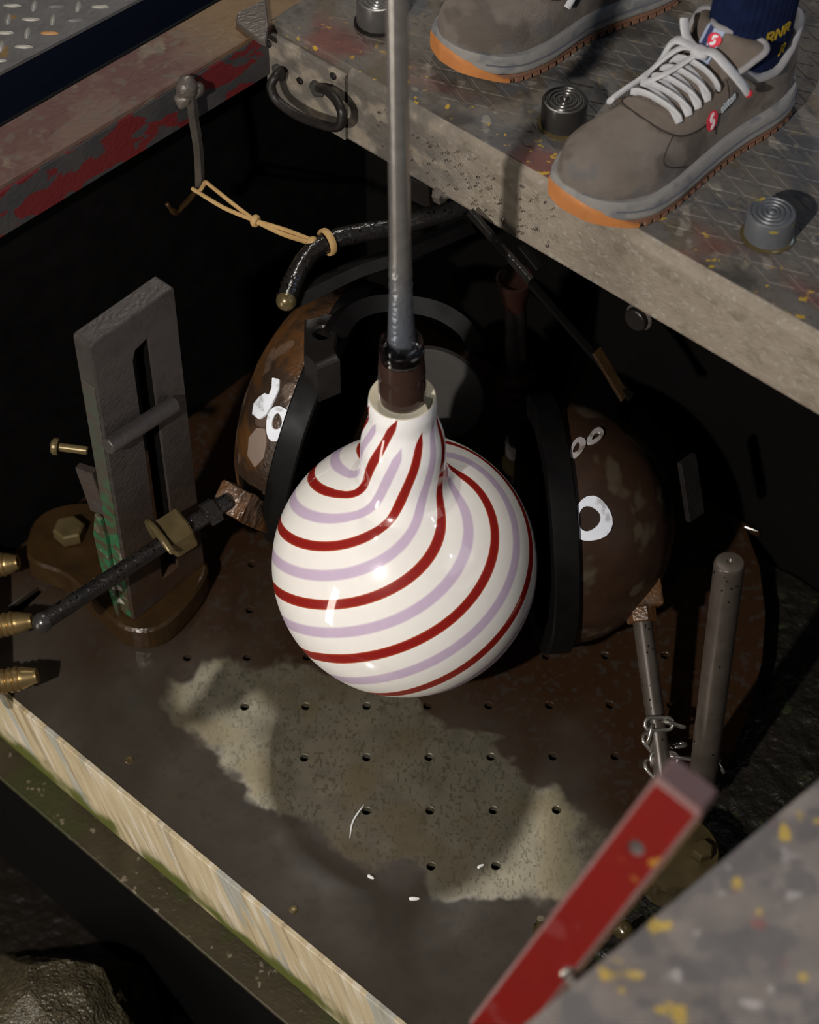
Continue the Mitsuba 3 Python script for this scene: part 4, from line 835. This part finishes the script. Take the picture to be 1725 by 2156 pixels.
    for i, t in enumerate(tl):
        wa = .165 + .014 * i; aa = np.linspace(.5 - wa, .5 + wa, 15)
        q = S(np.full(15, t) + (.010 * np.linspace(-1, 1, 15)), aa, .0042 + .0015 * np.sin(np.linspace(0, np.pi, 15))); q[0] = S(t - .01, aa[0], .0008); q[-1] = S(t + .01, aa[-1], .0008)
        ob('lace', ribbon(q, .0044, .0018, None), 'lace_cloth', smooth=True)
        if i:
            q = S(np.linspace(tl[i - 1], t, 13), np.linspace(.5 - wa, .5 + wa, 13), np.full(13, .0026)); ob('lace', ribbon(q, .0038, .0015, None), 'lace_cloth', smooth=True)
        for sg_ in (-1, 1):
            p = S(t + .01 * sg_, .5 + sg_ * (wa + .008), .0018); nn_ = unit(S(t, .5 + sg_ * wa, .005) - S(t, .5 + sg_ * wa)); xx = unit(np.cross(nn_, V(0, 1, .3))); ob('eyelet', put(lathe([(0, -.001), (.0026, -.001), (.0030, .0006), (0, .0004)], 14), p, xx, np.cross(nn_, xx), nn_), 'eyelet_black', smooth=30)
    k = S(.435, .5, .010)
    for path, w in bow(S, k): ob('lace_bow', ribbon(spline(path, 6), w, w * .5, None), 'lace_cloth', smooth=True)
    kn = trimesh.creation.icosphere(2, .0075); kn.apply_scale([1.0, 1.3, .8]); kn.apply_translation(k); ob('lace_knot', rough(kn, .0012, 200), 'lace_cloth', smooth=True)
    if marks:
        q = S(.366, .150, .013); ob('lace_tip', rod(S(.372, .17, .0125), q, .0040), 'lace_tip_red', smooth=40)
        # side emblem: red roundel with a white swirl and the name
        def onside(m, t0, a0, off):
            v = m.vertices; w_ = S(t0 - v[:, 0] / SL, a0 + v[:, 1] / .150, off + v[:, 2]); return M(w_, m.faces)
        fl_ = lambda m: M(m.vertices * V(-1, 1, 1), m.faces[:, ::-1])
        disc_ = slab(circle(0, 0, .0076, 36), .0006, .0001).subdivide_to_size(.004)
        sw = []
        for s_ in (1, -1):
            a2 = np.linspace(0, np.pi * .9, 12); outer = np.column_stack([.0022 * s_ + .0038 * np.cos(a2) * s_, .0038 * np.sin(a2) * s_]); inn2 = np.column_stack([.0016 * s_ + .0020 * np.cos(a2[::-1]) * s_, .0014 * np.sin(a2[::-1]) * s_])
            sw.append(slab(sg.Polygon(np.vstack([outer, inn2])).buffer(.0003), .0004, .0001))
        sw = cat(*sw); sw.apply_transform(trimesh.transformations.rotation_matrix(1.1, [0, 0, 1])); sw.apply_translation([0, 0, .0006])
        E0, A0 = .500, .150
        ob('emblem', onside(disc_, E0, A0, .0018), 'logo_red', smooth=False, label='round red emblem'); ob('emblem_swirl', onside(sw, E0, A0, .0018), 'logo_white', smooth=False)
        tx = meshkit.text_mesh('sixton', .0052, .0005, True); tx.apply_translation([.0125, -.002, 0]); ob('lettering', onside(tx, E0, A0, .0020), 'logo_grey', smooth=False, label='small pale lettering')
        # tongue label
        def patch(s0, s1, v0, v1, off):
            ss, vs = np.meshgrid(np.linspace(s0, s1, 8), np.linspace(v0, v1, 14)); P = on_tongue(ss, vs) + V(off, 0, off * .3); return thick(P, P - V(.0008, 0, 0))
        ob('label_strip', patch(-.010, .0095, .36, .985, .0012), 'label_blue', tg, label='pale blue woven label'); ob('label_stripe', patch(-.0065, -.001, .36, .98, .0016), 'label_navy', tg)
        def ontongue(m, s0, v0, off):
            v = m.vertices; return M(on_tongue(s0 + v[:, 0], v0 + v[:, 1] / .048) + np.outer(v[:, 2] + off, V(1, 0, .3)), m.faces)
        d2 = slab(circle(0, 0, .0066, 32), .0005, .0001).subdivide_to_size(.004); ob('label_emblem', ontongue(d2, .0045, .76, .0018), 'logo_red', tg, smooth=False); s2_ = sw.copy(); s2_.apply_scale(.85); ob('label_swirl', ontongue(s2_, .0045, .76, .0020), 'logo_white', tg, smooth=False)
        t2 = meshkit.text_mesh('SIX', .0048, .0004, True); t2.apply_translation([-.006, -.0024, 0]); t2.apply_transform(trimesh.transformations.rotation_matrix(-np.pi / 2, [0, 0, 1])); ob('label_lettering', ontongue(t2, .0045, .545, .0018), 'label_navy', tg, smooth=False)
    return t_, mtx
def bow_left(S, k):
    return [([k, k + V(.010, -.020, .006), S(.50, .72, .012), S(.56, .75, .010), S(.64, .74, .008), S(.70, .72, .006)], .0058),
            ([k, k + V(.012, -.012, .003), S(.54, .66, .012), S(.60, .62, .009), S(.56, .55, .011), S(.50, .52, .011), k], .0036),
            ([k, k + V(-.004, .012, .004), S(.415, .36, .013), S(.395, .24, .013), S(.372, .17, .0125)], .0054),
            ([k, k + V(.002, -.012, .006), k + V(.000, -.020, .012), k + V(-.004, -.026, .020)], .0050)]
def bow_right(S, k):
    return [([k, k + V(.01, .02, .006), S(.5, .25, .012), S(.58, .24, .010)], .0042), ([k, k + V(.004, -.02, .006), S(.50, .70, .010), S(.56, .80, .006), S(.60, .86, .004)], .0034), ([k, k + V(.02, -.006, .006), S(.55, .55, .012), S(.52, .45, .012), k], .0036)]
toe1, heel1 = U(1184, 470, .51), U(1654, 194, .51)
sh1, mx1 = shoe('grey suede work shoe with white laces and a red emblem, nearest the platform edge', toe1, toe1 + unit(heel1 - toe1) * SL, False, bow_left, True)
toe2, heel2 = U(932, 160, .51), U(1408, -30, .51)
sh2, mx2 = shoe('darker grey suede work shoe cut off by the top of the photo, beside the blowpipe', toe2, toe2 + unit(heel2 - toe2) * SL, True, bow_right, False)
# wearer: sock and lower leg
pe_ = thing('person', 'person standing on the platform in navy socks with yellow letters, cropped at the ankle', 'person')
for mx, nm in ((mx1, True), (mx2, False)):
    fx, fy = mx[:3, 0], mx[:3, 1]; fo = mx[:3, 3]
    zs = np.array([.040, .055, .075, .10, .125, .15, .18, .22, .27]); cx = np.array([.072, .070, .068, .064, .062, .060, .060, .060, .060]); rx_ = np.array([.055, .052, .050, .048, .046, .044, .043, .043, .045]); ry_ = np.array([.027, .028, .030, .031, .032, .033, .034, .036, .039])
    an = np.arange(160) * 2 * np.pi / 160; rib = 1 + .012 * np.cos(an * 40)
    zz_ = np.linspace(.04, .27, 40); P = []
    for z in zz_:
        q = np.stack([np.interp(z, zs, cx) + np.interp(z, zs, rx_) * np.cos(an) * rib, np.interp(z, zs, ry_) * np.sin(an) * rib, np.full(160, z)], 1); P.append(q @ np.stack([fx, fy, EZ]) + fo)
    P = np.array(P); P = np.concatenate([P, P[:, :1]], 1); obj('sock', grid(P), 'sock_navy', pe_, smooth=True, label='navy ribbed sock')
    if nm:
        def onsock(m, a0, z0):
            v = m.vertices; a2 = a0 + v[:, 0] / .042; z = z0 + v[:, 1]
            q = np.stack([np.interp(z, zs, cx) + (np.interp(z, zs, rx_) * 1.012 + v[:, 2]) * np.cos(a2), (np.interp(z, zs, ry_) * 1.012 + v[:, 2]) * np.sin(a2), z], 1); return M(q @ np.stack([fx, fy, EZ]) + fo, m.faces)
        for tx_, a0, z0, hgt in (('RNR', math.radians(70), .112, .0105), ('R', math.radians(100), .088, .0105)):
            lt = meshkit.text_mesh(tx_, hgt, .0008, True).subdivide_to_size(.004); obj('sock_lettering', onsock(lt, a0, z0), 'sock_yellow', pe_, label='yellow knitted letters')
    zl = np.linspace(.25, .55, 12); L_ = np.array([fo + fx * (.060 - .02 * (z - .25)) + EZ * z for z in zl]); obj('leg', tube(L_, np.interp(zl, [.25, .40, .55], [.040, .052, .050]), 24), 'skin', pe_, smooth=True)

# water drops clinging to the wet black metal
def drops(parent, curve, r, n, seed, lo=.25):
    g = np.random.default_rng(seed); ms = []; curve = np.asarray(curve)
    for _ in range(n):
        i = g.integers(1, len(curve) - 1); f = g.random(); p = curve[i] * (1 - f) + curve[i + 1 if i + 1 < len(curve) else i] * f; t = unit(curve[min(i + 1, len(curve) - 1)] - curve[i - 1])
        sidev = unit(np.cross(t, EZ)); a = g.uniform(-1.3, 1.6); n_ = unit(np.cross(sidev, t)) * math.cos(a) - sidev * math.sin(a) * (1 if sidev[1] > 0 else -1)
        q = g.uniform(.0005, .0013); m = trimesh.creation.icosphere(1, q); m.apply_translation(p + n_ * (r + q * lo)); ms.append(m)
    obj('water_drop', cat(*ms), 'clear_glass', parent, smooth=True, kind='stuff', label='tiny water drops')
drops(st, np.linspace(s0, s1, 30), .0085, 150, 1)
drops(lv, spline(lp, 6), .0098, 90, 2)
drops(sr, np.linspace(q0, q1, 24), .0098, 40, 3)
drops(po, np.linspace(p0, p1, 24), .0140, 14, 4)
g_ = np.random.default_rng(9); dm = []
for _ in range(130):
    a_, z_ = -1.04 + .22 * g_.random() ** .8, PZ - .078 + .062 * g_.random(); m = trimesh.creation.icosphere(1, g_.uniform(.0006, .0016)); m.apply_translation(E(a_, PB - .0004, z_)); dm.append(m)
obj('water_drop', cat(*dm), 'clear_glass', plat, smooth=True, kind='stuff', label='water drops on the platform edge')
